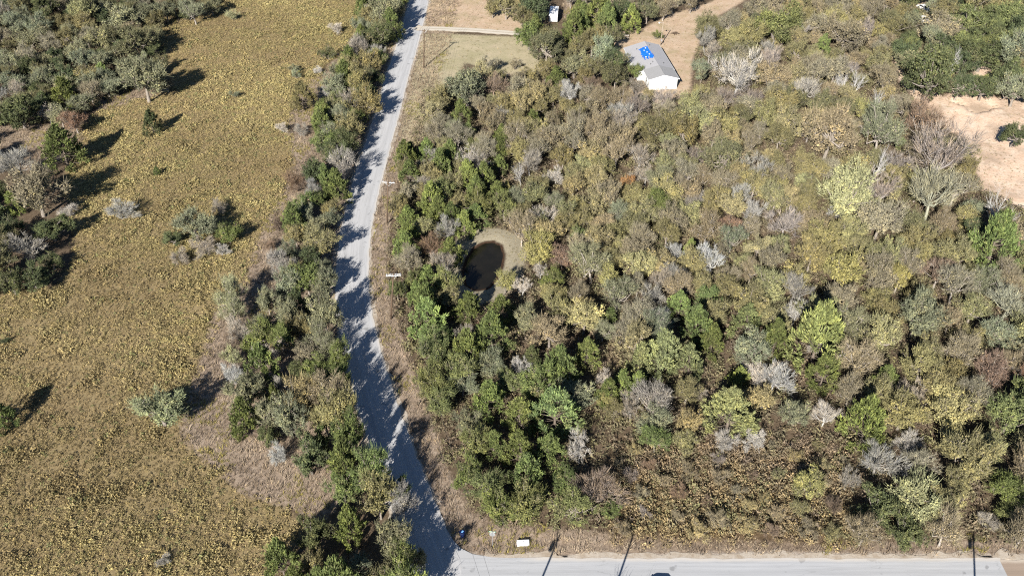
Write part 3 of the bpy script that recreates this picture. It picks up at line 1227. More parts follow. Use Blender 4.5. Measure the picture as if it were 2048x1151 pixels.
PT = {'flare': [(-9.38, 75.81), (-8.85, 74.76), (-8.33, 73.72), (-7.67, 72.61), (-6.7, 71.44), (-5.11, 70.52), (-2.51, 70.03), (2.32, 69.84), (2.31, 69.09), (-4.07, 68.05), (-7.65, 69.54)], 'pole1': (-22.86, 218.73), 'pole2': (-20.7, 117.8), 'pole3': (-24.51, 146.77), 'yard_pole': (40.35, 233.15), 'h_fl': (33.97, 204.23), 'h_fr': (40.86, 206.21), 'h_br': (38.55, 225.66), 'h_bl': (29.27, 226.31), 'h_ridge': (37.2, 204.62), 'seamR': (40.28, 211.72), 'trailer_f': (11.05, 244.1), 'trailer_b': (12.18, 255.83), 'whitecar': (117.65, 250.02), 'whitecar2': (120.99, 258.88), 'picnic': (31.32, 238.36), 'box': (1.44, 72.08), 'sign': (-2.54, 71.75), 'bin': (-6.51, 73.26), 'shA': (6.34, 73.56), 'shB': (16.17, 74.19), 'shC': (61.18, 74.03), 'carsh': (18.64, 67.61), 'treesh': (17.45, 72.61), 'stump': (2.73, 219.96), 'log1': (46.54, 258.23), 'log2': (46.87, 254.34), 'tarp0': (33.07, 222.96), 'tarp1': (35.23, 223.6), 'tarp2': (36.32, 216.69), 'tarp3': (33.74, 216.39), 'apron': (62.54, 69.77), 'led': [(106.31, 202.27), (106.73, 199.57), (108.42, 197.71), (108.58, 195.1), (110.34, 193.56), (113.14, 194.58), (115.58, 196.14)], 'road2': (30.66, 69.92), 'yardstuff': (45.14, 241.09), 'yg': (40.8, 233.49)}
rng = np.random.default_rng(7); random.seed(11)

# ------------------------------------------------------------------ helpers
def srgb(r, g, b):
    f = lambda c: (c / 255 / 12.92) if c / 255 <= .04045 else ((c / 255 + .055) / 1.055) ** 2.4
    return (f(r), f(g), f(b))
def tag(o, label=None, cat=None, group=None, kind=None):
    if label: o['label'] = label
    if cat: o['category'] = cat
    if group: o['group'] = group
    if kind: o['kind'] = kind
    return o
def empty(name, loc, rz=0.0):
    o = bpy.data.objects.new(name, None); COL.objects.link(o); o.location = loc; o.rotation_euler = (0, 0, rz); o.empty_display_size = .3
    return o
def obj(name, mesh, mat=None, parent=None, loc=(0, 0, 0), rz=0.0):
    o = bpy.data.objects.new(name, mesh); COL.objects.link(o); o.location = loc; o.rotation_euler = (0, 0, rz)
    if parent: o.parent = parent
    if mat and not mesh.materials: mesh.materials.append(mat)
    return o
def np_mesh(name, verts, faces, n, attr=None, smooth=False):
    """faces: (F,n) int array, all of the same size n; attr: {name: (V,) floats}"""
    m = bpy.data.meshes.new(name); V = len(verts); Fn = len(faces)
    m.vertices.add(V); m.vertices.foreach_set('co', np.asarray(verts, np.float32).ravel())
    m.loops.add(Fn * n); m.loops.foreach_set('vertex_index', np.asarray(faces, np.int32).ravel())
    m.polygons.add(Fn); m.polygons.foreach_set('loop_start', np.arange(0, Fn * n, n, dtype=np.int32))
    for k, v in (attr or {}).items():
        v = np.asarray(v, np.float32)
        if v.ndim == 1: m.attributes.new(k, 'FLOAT', 'POINT').data.foreach_set('value', v)
        else: m.attributes.new(k, 'FLOAT_COLOR', 'POINT').data.foreach_set('color', v.ravel())
    if smooth: m.polygons.foreach_set('use_smooth', np.ones(Fn, bool))
    m.update(calc_edges=True); m.validate()
    return m
class MB:
    """collects bevelled boxes, tubes and lofts into one mesh"""
    def __init__(s): s.v = []; s.f = []
    def add(s, v, f):
        b = len(s.v); s.v += [tuple(p) for p in v]; s.f += [tuple(i + b for i in q) for q in f]; return s
    def box(s, c, d, rz=0.0, bev=0.0, tilt=None):
        bm = bmesh.new(); bmesh.ops.create_cube(bm, size=1)
        bmesh.ops.scale(bm, vec=d, verts=bm.verts)
        if bev: bmesh.ops.bevel(bm, geom=list(bm.edges), offset=bev, segments=2, profile=.6, affect='EDGES')
        M = Matrix.Translation(c) @ Matrix.Rotation(rz, 4, 'Z')
        if tilt: M = M @ Matrix.Rotation(tilt[0], 4, tilt[1])
        bm.transform(M); bm.verts.index_update()
        s.add([v.co[:] for v in bm.verts], [[v.index for v in f.verts] for f in bm.faces]); bm.free(); return s
    def tube(s, pts, rad, n=8, cap=True):
        pts = [Vector(p) for p in pts]; rad = rad if isinstance(rad, (list, tuple)) else [rad] * len(pts)
        V = []; Fc = []
        for i, p in enumerate(pts):
            d = (pts[min(i + 1, len(pts) - 1)] - pts[max(i - 1, 0)]).normalized()
            u = d.cross(Vector((0, 0, 1)) if abs(d.z) < .95 else Vector((1, 0, 0))).normalized(); w_ = d.cross(u)
            for k in range(n):
                t = 2 * math.pi * k / n; V.append(p + (u * math.cos(t) + w_ * math.sin(t)) * rad[i])
        for i in range(len(pts) - 1):
            for k in range(n): Fc.append((i * n + k, i * n + (k + 1) % n, (i + 1) * n + (k + 1) % n, (i + 1) * n + k))
        if cap: Fc.append(tuple(range(n))[::-1]); Fc.append(tuple((len(pts) - 1) * n + k for k in range(n)))
        return s.add(V, Fc)
    def build(s, name, mat, parent=None, loc=(0, 0, 0), rz=0.0, smooth=False):
        m = bpy.data.meshes.new(name); m.from_pydata(s.v, [], s.f); m.update()
        bm = bmesh.new(); bm.from_mesh(m); bmesh.ops.recalc_face_normals(bm, faces=bm.faces); bm.to_mesh(m); bm.free()
        if smooth: m.polygons.foreach_set('use_smooth', [True] * len(m.polygons))
        return obj(name, m, mat, parent, loc, rz)

# ------------------------------------------------------------------ materials
class NT:
    def __init__(s, name):
        s.m = bpy.data.materials.new(name); s.m.use_nodes = True; s.t = s.m.node_tree; s.t.nodes.clear()
        s.out = s.t.nodes.new('ShaderNodeOutputMaterial')
    def n(s, typ, **kw):
        q = s.t.nodes.new(typ)
        for k, v in kw.items():
            if k.startswith('i_'):
                q.inputs[int(k[2:]) if k[2:].isdigit() else k[2:]].default_value = v
            else: setattr(q, k, v)
        return q
    def l(s, a, b): s.t.links.new(a, b)
    def pos(s, scale=(1, 1, 1), obj_=False):
        g = s.n('ShaderNodeTexCoord') if obj_ else s.n('ShaderNodeNewGeometry')
        mp = s.n('ShaderNodeMapping'); mp.inputs['Scale'].default_value = scale
        s.l(g.outputs['Object'] if obj_ else g.outputs['Position'], mp.inputs[0]); return mp.outputs[0]
    def noise(s, vec, scale, detail=4, rough=.6):
        q = s.n('ShaderNodeTexNoise'); q.inputs['Scale'].default_value = scale; q.inputs['Detail'].default_value = detail; q.inputs['Roughness'].default_value = rough
        s.l(vec, q.inputs['Vector']); return q.outputs['Fac']
    def ramp(s, fac, stops):
        q = s.n('ShaderNodeValToRGB'); r = q.color_ramp
        while len(r.elements) < len(stops): r.elements.new(.5)
        for e_, (p, c) in zip(r.elements, stops): e_.position = p; e_.color = tuple(c) + (1,) if len(c) == 3 else c
        s.l(fac, q.inputs[0]); return q.outputs[0]
    def mix(s, fac, a, b, mode='MIX'):
        q = s.n('ShaderNodeMix', data_type='RGBA', blend_type=mode)
        for i, v in ((0, fac), (6, a), (7, b)):
            if hasattr(v, 'is_linked') or hasattr(v, 'links'): s.l(v, q.inputs[i])
            else: q.inputs[i].default_value = v if i == 0 else (tuple(v) + (1,) if len(v) == 3 else v)
        return q.outputs[2]
    def math(s, op, a, b=0.0, clamp=False):
        q = s.n('ShaderNodeMath', operation=op); q.use_clamp = clamp
        for i, v in ((0, a), (1, b)):
            if hasattr(v, 'links'): s.l(v, q.inputs[i])
            else: q.inputs[i].default_value = v
        return q.outputs[0]
    def attr(s, name, what='Fac'): return s.n('ShaderNodeAttribute', attribute_name=name).outputs[what]
    def bsdf(s, col, rough=.8, metal=0.0, spec=.3, bump=None, bstr=.3, bdist=.05):
        b = s.n('ShaderNodeBsdfPrincipled'); b.inputs['Roughness'].default_value = rough; b.inputs['Metallic'].default_value = metal; b.inputs['Specular IOR Level'].default_value = spec
        if hasattr(col, 'links'): s.l(col, b.inputs['Base Color'])
        else: b.inputs['Base Color'].default_value = tuple(col) + (1,)
        if bump is not None:
            q = s.n('ShaderNodeBump'); q.inputs['Strength'].default_value = bstr; q.inputs['Distance'].default_value = bdist; s.l(bump, q.inputs['Height']); s.l(q.outputs[0], b.inputs['Normal'])
        s.l(b.outputs[0], s.out.inputs[0]); return b
def simple(name, rgb, rough=.7, metal=0.0, spec=.3, var=.12, scale=3.0):
    t = NT(name); p = t.pos(obj_=True); f = t.noise(p, scale, 4)
    c = t.ramp(f, [(.3, tuple(x * (1 - var) for x in rgb)), (.7, tuple(min(1, x * (1 + var)) for x in rgb))])
    t.bsdf(c, rough, metal, spec); return t.m
def leaf_mat(name, trans=.14, use_obj=True):
    t = NT(name)
    base = t.n('ShaderNodeObjectInfo').outputs['Color'] if use_obj else t.attr('tint', 'Color')
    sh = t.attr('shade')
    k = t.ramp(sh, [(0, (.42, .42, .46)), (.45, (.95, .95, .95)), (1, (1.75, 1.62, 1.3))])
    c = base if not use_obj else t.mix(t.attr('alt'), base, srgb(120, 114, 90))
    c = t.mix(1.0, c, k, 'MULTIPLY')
    d = t.n('ShaderNodeBsdfDiffuse'); t.l(c, d.inputs[0])
    tr = t.n('ShaderNodeBsdfTranslucent'); t.l(c, tr.inputs[0])
    m = t.n('ShaderNodeMixShader'); m.inputs[0].default_value = trans
    t.l(d.outputs[0], m.inputs[1]); t.l(tr.outputs[0], m.inputs[2]); t.l(m.outputs[0], t.out.inputs[0]); return t.m
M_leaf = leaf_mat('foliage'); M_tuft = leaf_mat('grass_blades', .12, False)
def bark():
    t = NT('bark'); base = t.n('ShaderNodeObjectInfo').outputs['Color']; f = t.noise(t.pos((3, 3, .6), True), 4, 4)
    c = t.mix(1.0, base, t.ramp(f, [(.3, (.7, .7, .7)), (.7, (1.2, 1.2, 1.2))]), 'MULTIPLY'); t.bsdf(c, .9, spec=.1); return t.m
M_bark = bark()

# ------------------------------------------------------------------ geometry queries
def poly_sd(P, poly):
    """signed distance (positive inside) of points P (N,2) to a polygon"""
    A = np.array(poly, float); B = np.roll(A, -1, 0); best = np.full(len(P), 1e9); ins = np.zeros(len(P), bool)
    for (ax, ay), (bx, by) in zip(A, B):
        dx, dy = bx - ax, by - ay; L = dx * dx + dy * dy + 1e-9
        t = np.clip(((P[:, 0] - ax) * dx + (P[:, 1] - ay) * dy) / L, 0, 1)
        best = np.minimum(best, np.hypot(P[:, 0] - ax - t * dx, P[:, 1] - ay - t * dy))
        c = (ay > P[:, 1]) != (by > P[:, 1])
        xi = (bx - ax) * (P[:, 1] - ay) / (by - ay if abs(by - ay) > 1e-9 else 1e-9) + ax
        ins ^= c & (P[:, 0] < xi)
    return np.where(ins, best, -best)
def line_d(P, line):
    A = np.array(line, float); best = np.full(len(P), 1e9)
    for (ax, ay), (bx, by) in zip(A[:-1], A[1:]):
        dx, dy = bx - ax, by - ay; L = dx * dx + dy * dy + 1e-9
        t = np.clip(((P[:, 0] - ax) * dx + (P[:, 1] - ay) * dy) / L, 0, 1)
        best = np.minimum(best, np.hypot(P[:, 0] - ax - t * dx, P[:, 1] - ay - t * dy))
    return best
def zone(P, name, soft=1.2):
    m = np.zeros(len(P))
    for pl in ZONES[name]: m = np.maximum(m, np.clip(.5 + poly_sd(P, pl) / (2 * soft), 0, 1))
    return m
def vnoise(P, s, seed=0):
    """smooth value noise in 0..1"""
    r = np.random.default_rng(seed); G = r.random((64, 64)); q = P / s; i = np.floor(q).astype(int); f = q - i; f = f * f * (3 - 2 * f)
    g = lambda a_, b_: G[a_ % 64, b_ % 64]
    return (g(i[:, 0], i[:, 1]) * (1 - f[:, 0]) + g(i[:, 0] + 1, i[:, 1]) * f[:, 0]) * (1 - f[:, 1]) + (g(i[:, 0], i[:, 1] + 1) * (1 - f[:, 0]) + g(i[:, 0] + 1, i[:, 1] + 1) * f[:, 0]) * f[:, 1]
WATER_Z = -.5; R2_Y0, R2_Y1 = 62.6, 69.9          # second road: y span
def gz(P):
    z = (vnoise(P, 9, 1) - .5) * .22 + (vnoise(P, 3, 2) - .5) * .10
    rd = np.minimum(line_d(P, ROAD) - 3.0, np.where(P[:, 0] > -12, np.maximum(P[:, 1] - R2_Y1, R2_Y0 - P[:, 1]), 1e3))
    k = np.clip((rd - .2) / 3.0, 0, 1); z = z * k - .015 - .12 * np.clip(1 - abs(rd - 2.2) / 1.5, 0, 1)
    sd_ = poly_sd(P, POND)
    bowl = np.where(sd_ > 0, WATER_Z - .35 * sd_, WATER_Z + np.clip(-sd_ * .2, 0, .6))
    z = np.where(sd_ > -3.2, np.maximum(np.minimum(z, bowl + .02), -2.0), z)
    # eroded scarp in the sandy clearing
    lp = np.array(PT['led']); d = line_d(P, lp); s = P[:, 1] - np.interp(P[:, 0], lp[:, 0], lp[:, 1])
    near = (P[:, 0] > lp[0, 0] - 1) & (P[:, 0] < lp[-1, 0] + 1)
    z = z + np.where(near & (s < 0), .25 * np.clip(1 + s / 9, 0, 1), 0) - np.where(near & (s >= 0), .75 * np.clip(1 - s / 7, 0, 1), 0)
    return z

# ------------------------------------------------------------------ the ground
def ground():
    xs = np.concatenate([[-4000, -1500, -600, -330, -240], np.arange(-190, 191, .8), [240, 330, 600, 1500, 4000]])
    ys = np.concatenate([[-3000, -800, -200, -40, 10, 35], np.arange(50, 301, .8), [340, 420, 700, 1600, 5000]])
    X, Y = np.meshgrid(xs, ys); P = np.stack([X.ravel(), Y.ravel()], 1); z = gz(P)
    far = (abs(P[:, 0]) > 195) | (P[:, 1] > 305) | (P[:, 1] < 45); z[far] = -.05
    nx, ny = len(xs), len(ys); i = (np.arange(ny - 1)[:, None] * nx + np.arange(nx - 1)[None]).ravel()
    F_ = np.stack([i, i + 1, i + 1 + nx, i + nx], 1)
    z1 = np.stack([zone(P, 'field', 1.5), zone(P, 'straw', 1.5), zone(P, 'lawn', 2), zone(P, 'sand', 1.5)], 1)
    bd = -poly_sd(P, POND)
    bank = np.clip(1.3 - abs(bd - 2.4) / 2.6, 0, 1); mud = np.clip(1.25 - (bd + .2) / 1.0, 0, 1)
    sh = np.maximum(zone(P, 'shoulder', .5), np.clip(1 - (line_d(P, ROAD) - 3.0) / .5, 0, 1) * .8)
    z2 = np.stack([bank, sh, mud, np.maximum(zone(P, 'tan', 1.5), np.clip(1.2 - line_d(P, DRIVE) / 2.2, 0, 1) * 0)], 1)
    m = np_mesh('ground', np.column_stack([P, z]), F_, 4, {'z1': z1, 'z2': z2, 'brush': zone(P, 'brush', 2)}, True)
    t = NT('ground'); p = t.pos()
    n1 = t.noise(p, .35, 5, .65); n2 = t.noise(p, 1.6, 5, .7); n3 = t.noise(p, 6.0, 4, .7); nb = t.noise(p, .07, 3)
    def zmask(a_, idx):
        sp = t.n('ShaderNodeSeparateColor'); q = t.n('ShaderNodeAttribute', attribute_name=a_)
        t.l(q.outputs['Color'], sp.inputs[0]); v = sp.outputs[idx] if idx < 3 else q.outputs['Alpha']
        v = t.math('ADD', v, t.math('MULTIPLY', t.math('SUBTRACT', n2, .5), .8)); v = t.math('MULTIPLY', t.math('SUBTRACT', v, .32), 2.8, True); return v
    def tone(stops, f=n2): return t.ramp(f, stops)
    S = lambda *c, k=1.0: tuple(x * k for x in srgb(*c))
    c = tone([(.3, S(92, 80, 66)), (.5, S(126, 110, 92)), (.72, S(158, 140, 120))])                 # leaf litter
    c = t.mix(t.math('MULTIPLY', n1, .55), c, S(112, 94, 74))
    fc = tone([(.28, S(140, 122, 90)), (.5, S(176, 158, 116)), (.75, S(196, 180, 134))])
    fc = t.mix(t.math('MULTIPLY', nb, .6), fc, S(160, 134, 104)); c = t.mix(zmask('z1', 0), c, fc)
    st = tone([(.25, S(140, 122, 106)), (.5, S(182, 162, 142)), (.75, S(210, 192, 172))]); c = t.mix(zmask('z1', 1), c, st)
    br = tone([(.25, S(84, 68, 52)), (.5, S(118, 98, 74)), (.75, S(148, 124, 94))]); c = t.mix(t.attr('brush'), c, br)
    ta = tone([(.25, S(218, 188, 160)), (.5, S(238, 210, 182)), (.75, S(248, 226, 202))], n1)
    ta = t.mix(t.math('MULTIPLY', t.math('SUBTRACT', n2, .5), 3.0, True), ta, S(198, 160, 128)); ta = t.mix(t.math('MULTIPLY', t.math('SUBTRACT', t.noise(p, .16, 4), .48), 4, True), ta, S(196, 180, 140)); ta = t.mix(t.math('MULTIPLY', n3, .35), ta, S(190, 168, 134)); c = t.mix(zmask('z2', 3), c, ta)
    la = tone([(.3, S(196, 186, 150)), (.5, S(218, 204, 170)), (.72, S(230, 212, 182))], n1)
    la = t.mix(t.math('MULTIPLY', t.math('SUBTRACT', t.noise(p, .12, 4), .46), 4, True), la, S(190, 182, 142)); la = t.mix(t.math('MULTIPLY', n3, .5), la, S(190, 178, 144)); c = t.mix(zmask('z1', 2), c, la)
    sa = tone([(.3, (1.0, .70, .50)), (.5, (1.15, .86, .64)), (.7, (1.2, 1.0, .80))], n1)
    sa = t.mix(t.math('MULTIPLY', t.math('SUBTRACT', t.noise(p, .11, 4), .47), 5, True), sa, S(206, 182, 158)); sa = t.mix(t.math('MULTIPLY', t.math('SUBTRACT', n2, .45), 2.2, True), sa, S(196, 168, 142)); c = t.mix(zmask('z1', 3), c, sa)
    ba = tone([(.3, S(150, 142, 120)), (.5, S(186, 176, 152)), (.75, S(206, 196, 172))], n3); c = t.mix(zmask('z2', 0), c, ba)
    mu = tone([(.3, S(54, 42, 34)), (.7, S(98, 76, 60))]); c = t.mix(zmask('z2', 2), c, mu)
    so = tone([(.3, S(172, 152, 134)), (.5, S(212, 198, 182)), (.75, S(228, 218, 206))], n3); c = t.mix(zmask('z2', 1), c, so)
    t.bsdf(t.mix(1.0, c, (.58, .58, .58), 'MULTIPLY'), .95, spec=.1, bump=t.math('ADD', n2, n3), bstr=.6, bdist=.12)
    tag(obj('ground', m, t.m), kind='structure')
ground()

def pond():
    c = np.mean(POND, 0); pts = []; n = len(POND)
    for i in range(n):                                           # Catmull-Rom outline
        p0, p1, p2, p3 = [np.array(POND[(i + k) % n]) for k in (-1, 0, 1, 2)]
        for u in np.linspace(0, 1, 6)[:-1]:
            q = .5 * (2 * p1 + (p2 - p0) * u + (2 * p0 - 5 * p1 + 4 * p2 - p3) * u * u + (3 * p1 - p0 - 3 * p2 + p3) * u ** 3)
            pts.append(c + (q - c) * 1.06)
    mb = MB(); mb.add([(x, y, WATER_Z) for x, y in pts], [tuple(range(len(pts)))])
    t = NT('pond_water'); p = t.pos(); n = t.noise(p, .5, 4); r = t.noise(p, 7, 3)
    col = t.ramp(n, [(.3, srgb(24, 23, 18)), (.7, srgb(34, 31, 25))])
    scum = t.math('MULTIPLY', t.math('SUBTRACT', t.noise(p, 2.4, 6, .75), .6), 6, True); col = t.mix(t.math('MULTIPLY', scum, .25), col, srgb(96, 96, 62))
    t.bsdf(col, .14, spec=.25, bump=r, bstr=.15, bdist=.02)
    o = mb.build('pond', t.m); tag(o, kind='structure')
pond()

# ------------------------------------------------------------------ roads
def strip(name, line, w, zoff, mat, jit=.12, crown=.04, across=9):
    A = np.array(line, float); T = np.gradient(A, axis=0); T /= np.linalg.norm(T, axis=1)[:, None]; N = np.stack([T[:, 1], -T[:, 0]], 1)
    d = np.concatenate([[0], np.cumsum(np.linalg.norm(np.diff(A, axis=0), axis=1))])
    n = int(d[-1] / .6); s = np.linspace(0, d[-1], n + 1)
    C = np.stack([np.interp(s, d, A[:, 0]), np.interp(s, d, A[:, 1])], 1); NN = np.stack([np.interp(s, d, N[:, 0]), np.interp(s, d, N[:, 1])], 1)
    us = np.linspace(-1, 1, across); V = []; uv = []
    el = rng.normal(0, jit, n + 1); er = rng.normal(0, jit, n + 1)
    for a_ in (el, er): a_[1:-1] = (a_[:-2] + a_[1:-1] * 2 + a_[2:]) / 4
    for i in range(n + 1):
        for u in us:
            off = u * w / 2 + (er[i] if u == 1 else el[i] if u == -1 else 0)
            V.append((*(C[i] + NN[i] * off), zoff + crown * (1 - u * u))); uv.append((u * w / 2, s[i]))
    i = (np.arange(n)[:, None] * across + np.arange(across - 1)[None]).ravel(); F_ = np.stack([i, i + 1, i + across + 1, i + across], 1)
    q = np.array(uv); m = np_mesh(name, V, F_, 4, {'ru': q[:, 0], 'rv': q[:, 1]}, True)
    bm = bmesh.new(); bm.from_mesh(m); bmesh.ops.recalc_face_normals(bm, faces=bm.faces)
    if sum(f.normal.z for f in bm.faces) < 0: bmesh.ops.reverse_faces(bm, faces=bm.faces)
    bm.to_mesh(m); bm.free()
    return obj(name, m, mat)
def asphalt(name, tone, edge=2.9, track=1.0, fade=None):
    t = NT(name); u = t.attr('ru'); v = t.attr('rv')
    cb = t.n('ShaderNodeCombineXYZ'); t.l(t.math('MULTIPLY', u, 3.2), cb.inputs[0]); t.l(t.math('MULTIPLY', v, .10), cb.inputs[1])
    streak = t.noise(cb.outputs[0], 1.0, 5, .65); p = t.pos(); g = t.noise(p, 9, 5, .75); big = t.noise(p, .13, 4)
    k = lambda s_: tuple(x * s_ for x in tone)
    c = t.ramp(streak, [(.28, k(.80)), (.5, k(1.0)), (.74, k(1.14))])
    c = t.mix(t.math('MULTIPLY', g, .35), c, k(.8)); c = t.mix(t.math('MULTIPLY', t.math('SUBTRACT', big, .5), 1.6, True), c, k(.84))
    # wheel tracks polished a little darker
    wt = t.math('SUBTRACT', 1.0, t.math('MULTIPLY', t.math('ABSOLUTE', t.math('SUBTRACT', t.math('ABSOLUTE', u), 1.45)), 1.8), True)
    c = t.mix(t.math('MULTIPLY', wt, .5 * track), c, k(.78))
    # tar repairs and long cracks
    pa = t.math('MULTIPLY', t.math('SUBTRACT', t.noise(p, .55, 2), .645), 14, True); c = t.mix(t.math('MULTIPLY', pa, .6), c, k(.42))
    cb2 = t.n('ShaderNodeCombineXYZ'); t.l(t.math('MULTIPLY', u, 1.1), cb2.inputs[0]); t.l(t.math('MULTIPLY', v, .16), cb2.inputs[1])
    vo = t.n('ShaderNodeTexVoronoi', feature='DISTANCE_TO_EDGE'); vo.inputs['Scale'].default_value = .55
    wob = t.n('ShaderNodeVectorMath', operation='ADD'); t.l(cb2.outputs[0], wob.inputs[0]); nz = t.n('ShaderNodeTexNoise'); nz.inputs['Scale'].default_value = 1.2; t.l(cb2.outputs[0], nz.inputs['Vector']); t.l(nz.outputs['Color'], wob.inputs[1]); t.l(wob.outputs[0], vo.inputs['Vector'])
    cr = t.math('SUBTRACT', 1.0, t.math('MULTIPLY', vo.outputs['Distance'], 60), True); cr = t.math('MULTIPLY', cr, t.math('MULTIPLY', t.math('SUBTRACT', big, .45), 4, True)); c = t.mix(t.math('MULTIPLY', cr, .75), c, k(.38))
    # dust along both edges
    ed = t.math('MULTIPLY', t.math('SUBTRACT', t.math('ADD', t.math('ABSOLUTE', u), t.math('MULTIPLY', g, .7)), edge), 2.2, True)
    if fade:
        sx = t.n('ShaderNodeSeparateXYZ'); t.l(t.n('ShaderNodeNewGeometry').outputs['Position'], sx.inputs[0]); ed = t.math('MULTIPLY', ed, t.math('MULTIPLY', t.math('SUBTRACT', sx.outputs[fade[0]], fade[1]), .4, True))
    c = t.mix(t.math('MULTIPLY', ed, .55), c, srgb(198, 188, 174))
    t.bsdf(c, .9, spec=.2, bump=g, bstr=.35, bdist=.03); return t.m
r1 = strip('road', ROAD, 6.0, .045, asphalt('asphalt', (.43, .43, .435), fade=(1, 71.0))); tag(r1, kind='structure')
r2 = strip('road', [(-14.5, 66.0), (-8, 66.2), (0, 66.3), (20, 66.3), (40, 66.3), (PT['apron'][0] + .3, 66.3)], 7.2, .02, asphalt('asphalt_junction', (.40, .405, .415), 3.3, 1.0, (0, 1.0))); tag(r2, kind='structure')
ap = strip('road', [(PT['apron'][0] + .1, 66.2), (80, 66.1), (130, 66), (190, 66)], 7.0, .035, asphalt('asphalt_worn_brown', (.30, .235, .185), 3.2)); tag(ap, kind='structure')
def dust_mat():
    t = NT('roadside_dust'); p = t.pos(); g = t.noise(p, 4, 6, .8); b = t.noise(p, .8, 4)
    c = t.ramp(g, [(.25, srgb(168, 152, 134)), (.5, srgb(206, 194, 178)), (.75, srgb(226, 216, 202))]); c = t.mix(t.math('MULTIPLY', t.math('SUBTRACT', b, .45), 3, True), c, srgb(168, 148, 124))
    t.bsdf(t.mix(1.0, c, (.66, .66, .66), 'MULTIPLY'), .95, spec=.1, bump=g, bstr=.6, bdist=.05); return t.m
M_dust = dust_mat()
_fl = MB().add([(x, y, .013) for x, y in PT['flare']], [tuple(range(len(PT['flare'])))]).build('road', asphalt('asphalt_flare', (.395, .398, .405), 9.0, 0.0)); tag(_fl, kind='structure')
tag(strip('road_shoulder', ROAD[:-4], 6.9, .004, M_dust, .38, .012), kind='structure')
tag(strip('road_shoulder', [(-3.5, 70.3), (0, 69.95), (20, 69.9), (40, 69.9), (63, 69.9), (100, 69.8)], 1.5, .004, M_dust, .4, .004, 5), kind='structure')
def drive_mat():
    t = NT('white_gravel'); u = t.attr('ru'); p = t.pos(); g = t.noise(p, 5, 5, .75); b = t.noise(p, .5, 3)
    c = t.ramp(g, [(.25, srgb(196, 184, 166)), (.6, srgb(228, 220, 206))])
    mid = t.math('SUBTRACT', 1.0, t.math('MULTIPLY', t.math('ABSOLUTE', u), 2.6), True); mid = t.math('MULTIPLY', mid, t.math('ADD', b, .25, True))
    c = t.mix(t.math('MULTIPLY', mid, .75), c, srgb(156, 142, 116))
    ed = t.math('MULTIPLY', t.math('SUBTRACT', t.math('ADD', t.math('ABSOLUTE', u), t.math('MULTIPLY', g, 1.2)), 1.75), 2.5, True); c = t.mix(t.math('MULTIPLY', ed, .7), c, srgb(186, 166, 134))
    t.bsdf(t.mix(1.0, c, (.72, .72, .72), 'MULTIPLY'), .95, spec=.1, bump=g, bstr=.5, bdist=.05); return t.m
dr = strip('driveway', [(PT['pole1'][0] * 0 + DRIVE[0][0] - 1.2, DRIVE[0][1] + .6)] + DRIVE, 3.3, .075, drive_mat(), .25, .02); tag(dr, kind='structure')

# ------------------------------------------------------------------ tree prototypes
def basis(d):
    up = np.where(np.abs(d[:, 2:3]) < .9, np.array([[0, 0, 1.0]]), np.array([[1.0, 0, 0]])); u = np.cross(d, up); u /= np.linalg.norm(u, axis=1)[:, None] + 1e-9
    return u, np.cross(d, u)
def tubes(p0, p1, r0, r1, n=4):
    d = p1 - p0; d = d / (np.linalg.norm(d, axis=1)[:, None] + 1e-9); u, v = basis(d); S = len(p0); V = np.zeros((S, 2 * n, 3))
    for k in range(n):
        t = 2 * math.pi * k / n; o = u * math.cos(t) + v * math.sin(t); V[:, k] = p0 + o * r0[:, None]; V[:, n + k] = p1 + o * r1[:, None]
    f = np.array([[k, (k + 1) % n, n + (k + 1) % n, n + k] for k in range(n)]); F_ = (f[None] + (np.arange(S) * 2 * n)[:, None, None]).reshape(-1, 4)
    return V.reshape(-1, 3), F_
def quads(c, d, up, L, W):
    """leaf quads: centre c, long axis d, facing roughly up"""
    s = np.cross(d, up); s /= np.linalg.norm(s, axis=1)[:, None] + 1e-9; L = L[:, None] / 2; W = W[:, None] / 2
    V = np.stack([c - d * L, c - d * L * .1 + s * W, c + d * L, c - d * L * .1 - s * W], 1).reshape(-1, 3)
    return V, np.arange(len(c) * 4).reshape(-1, 4)
def unit(a_): return a_ / (np.linalg.norm(a_, axis=1)[:, None] + 1e-9)
def sph(r, n): return unit(r.normal(size=(n, 3)))
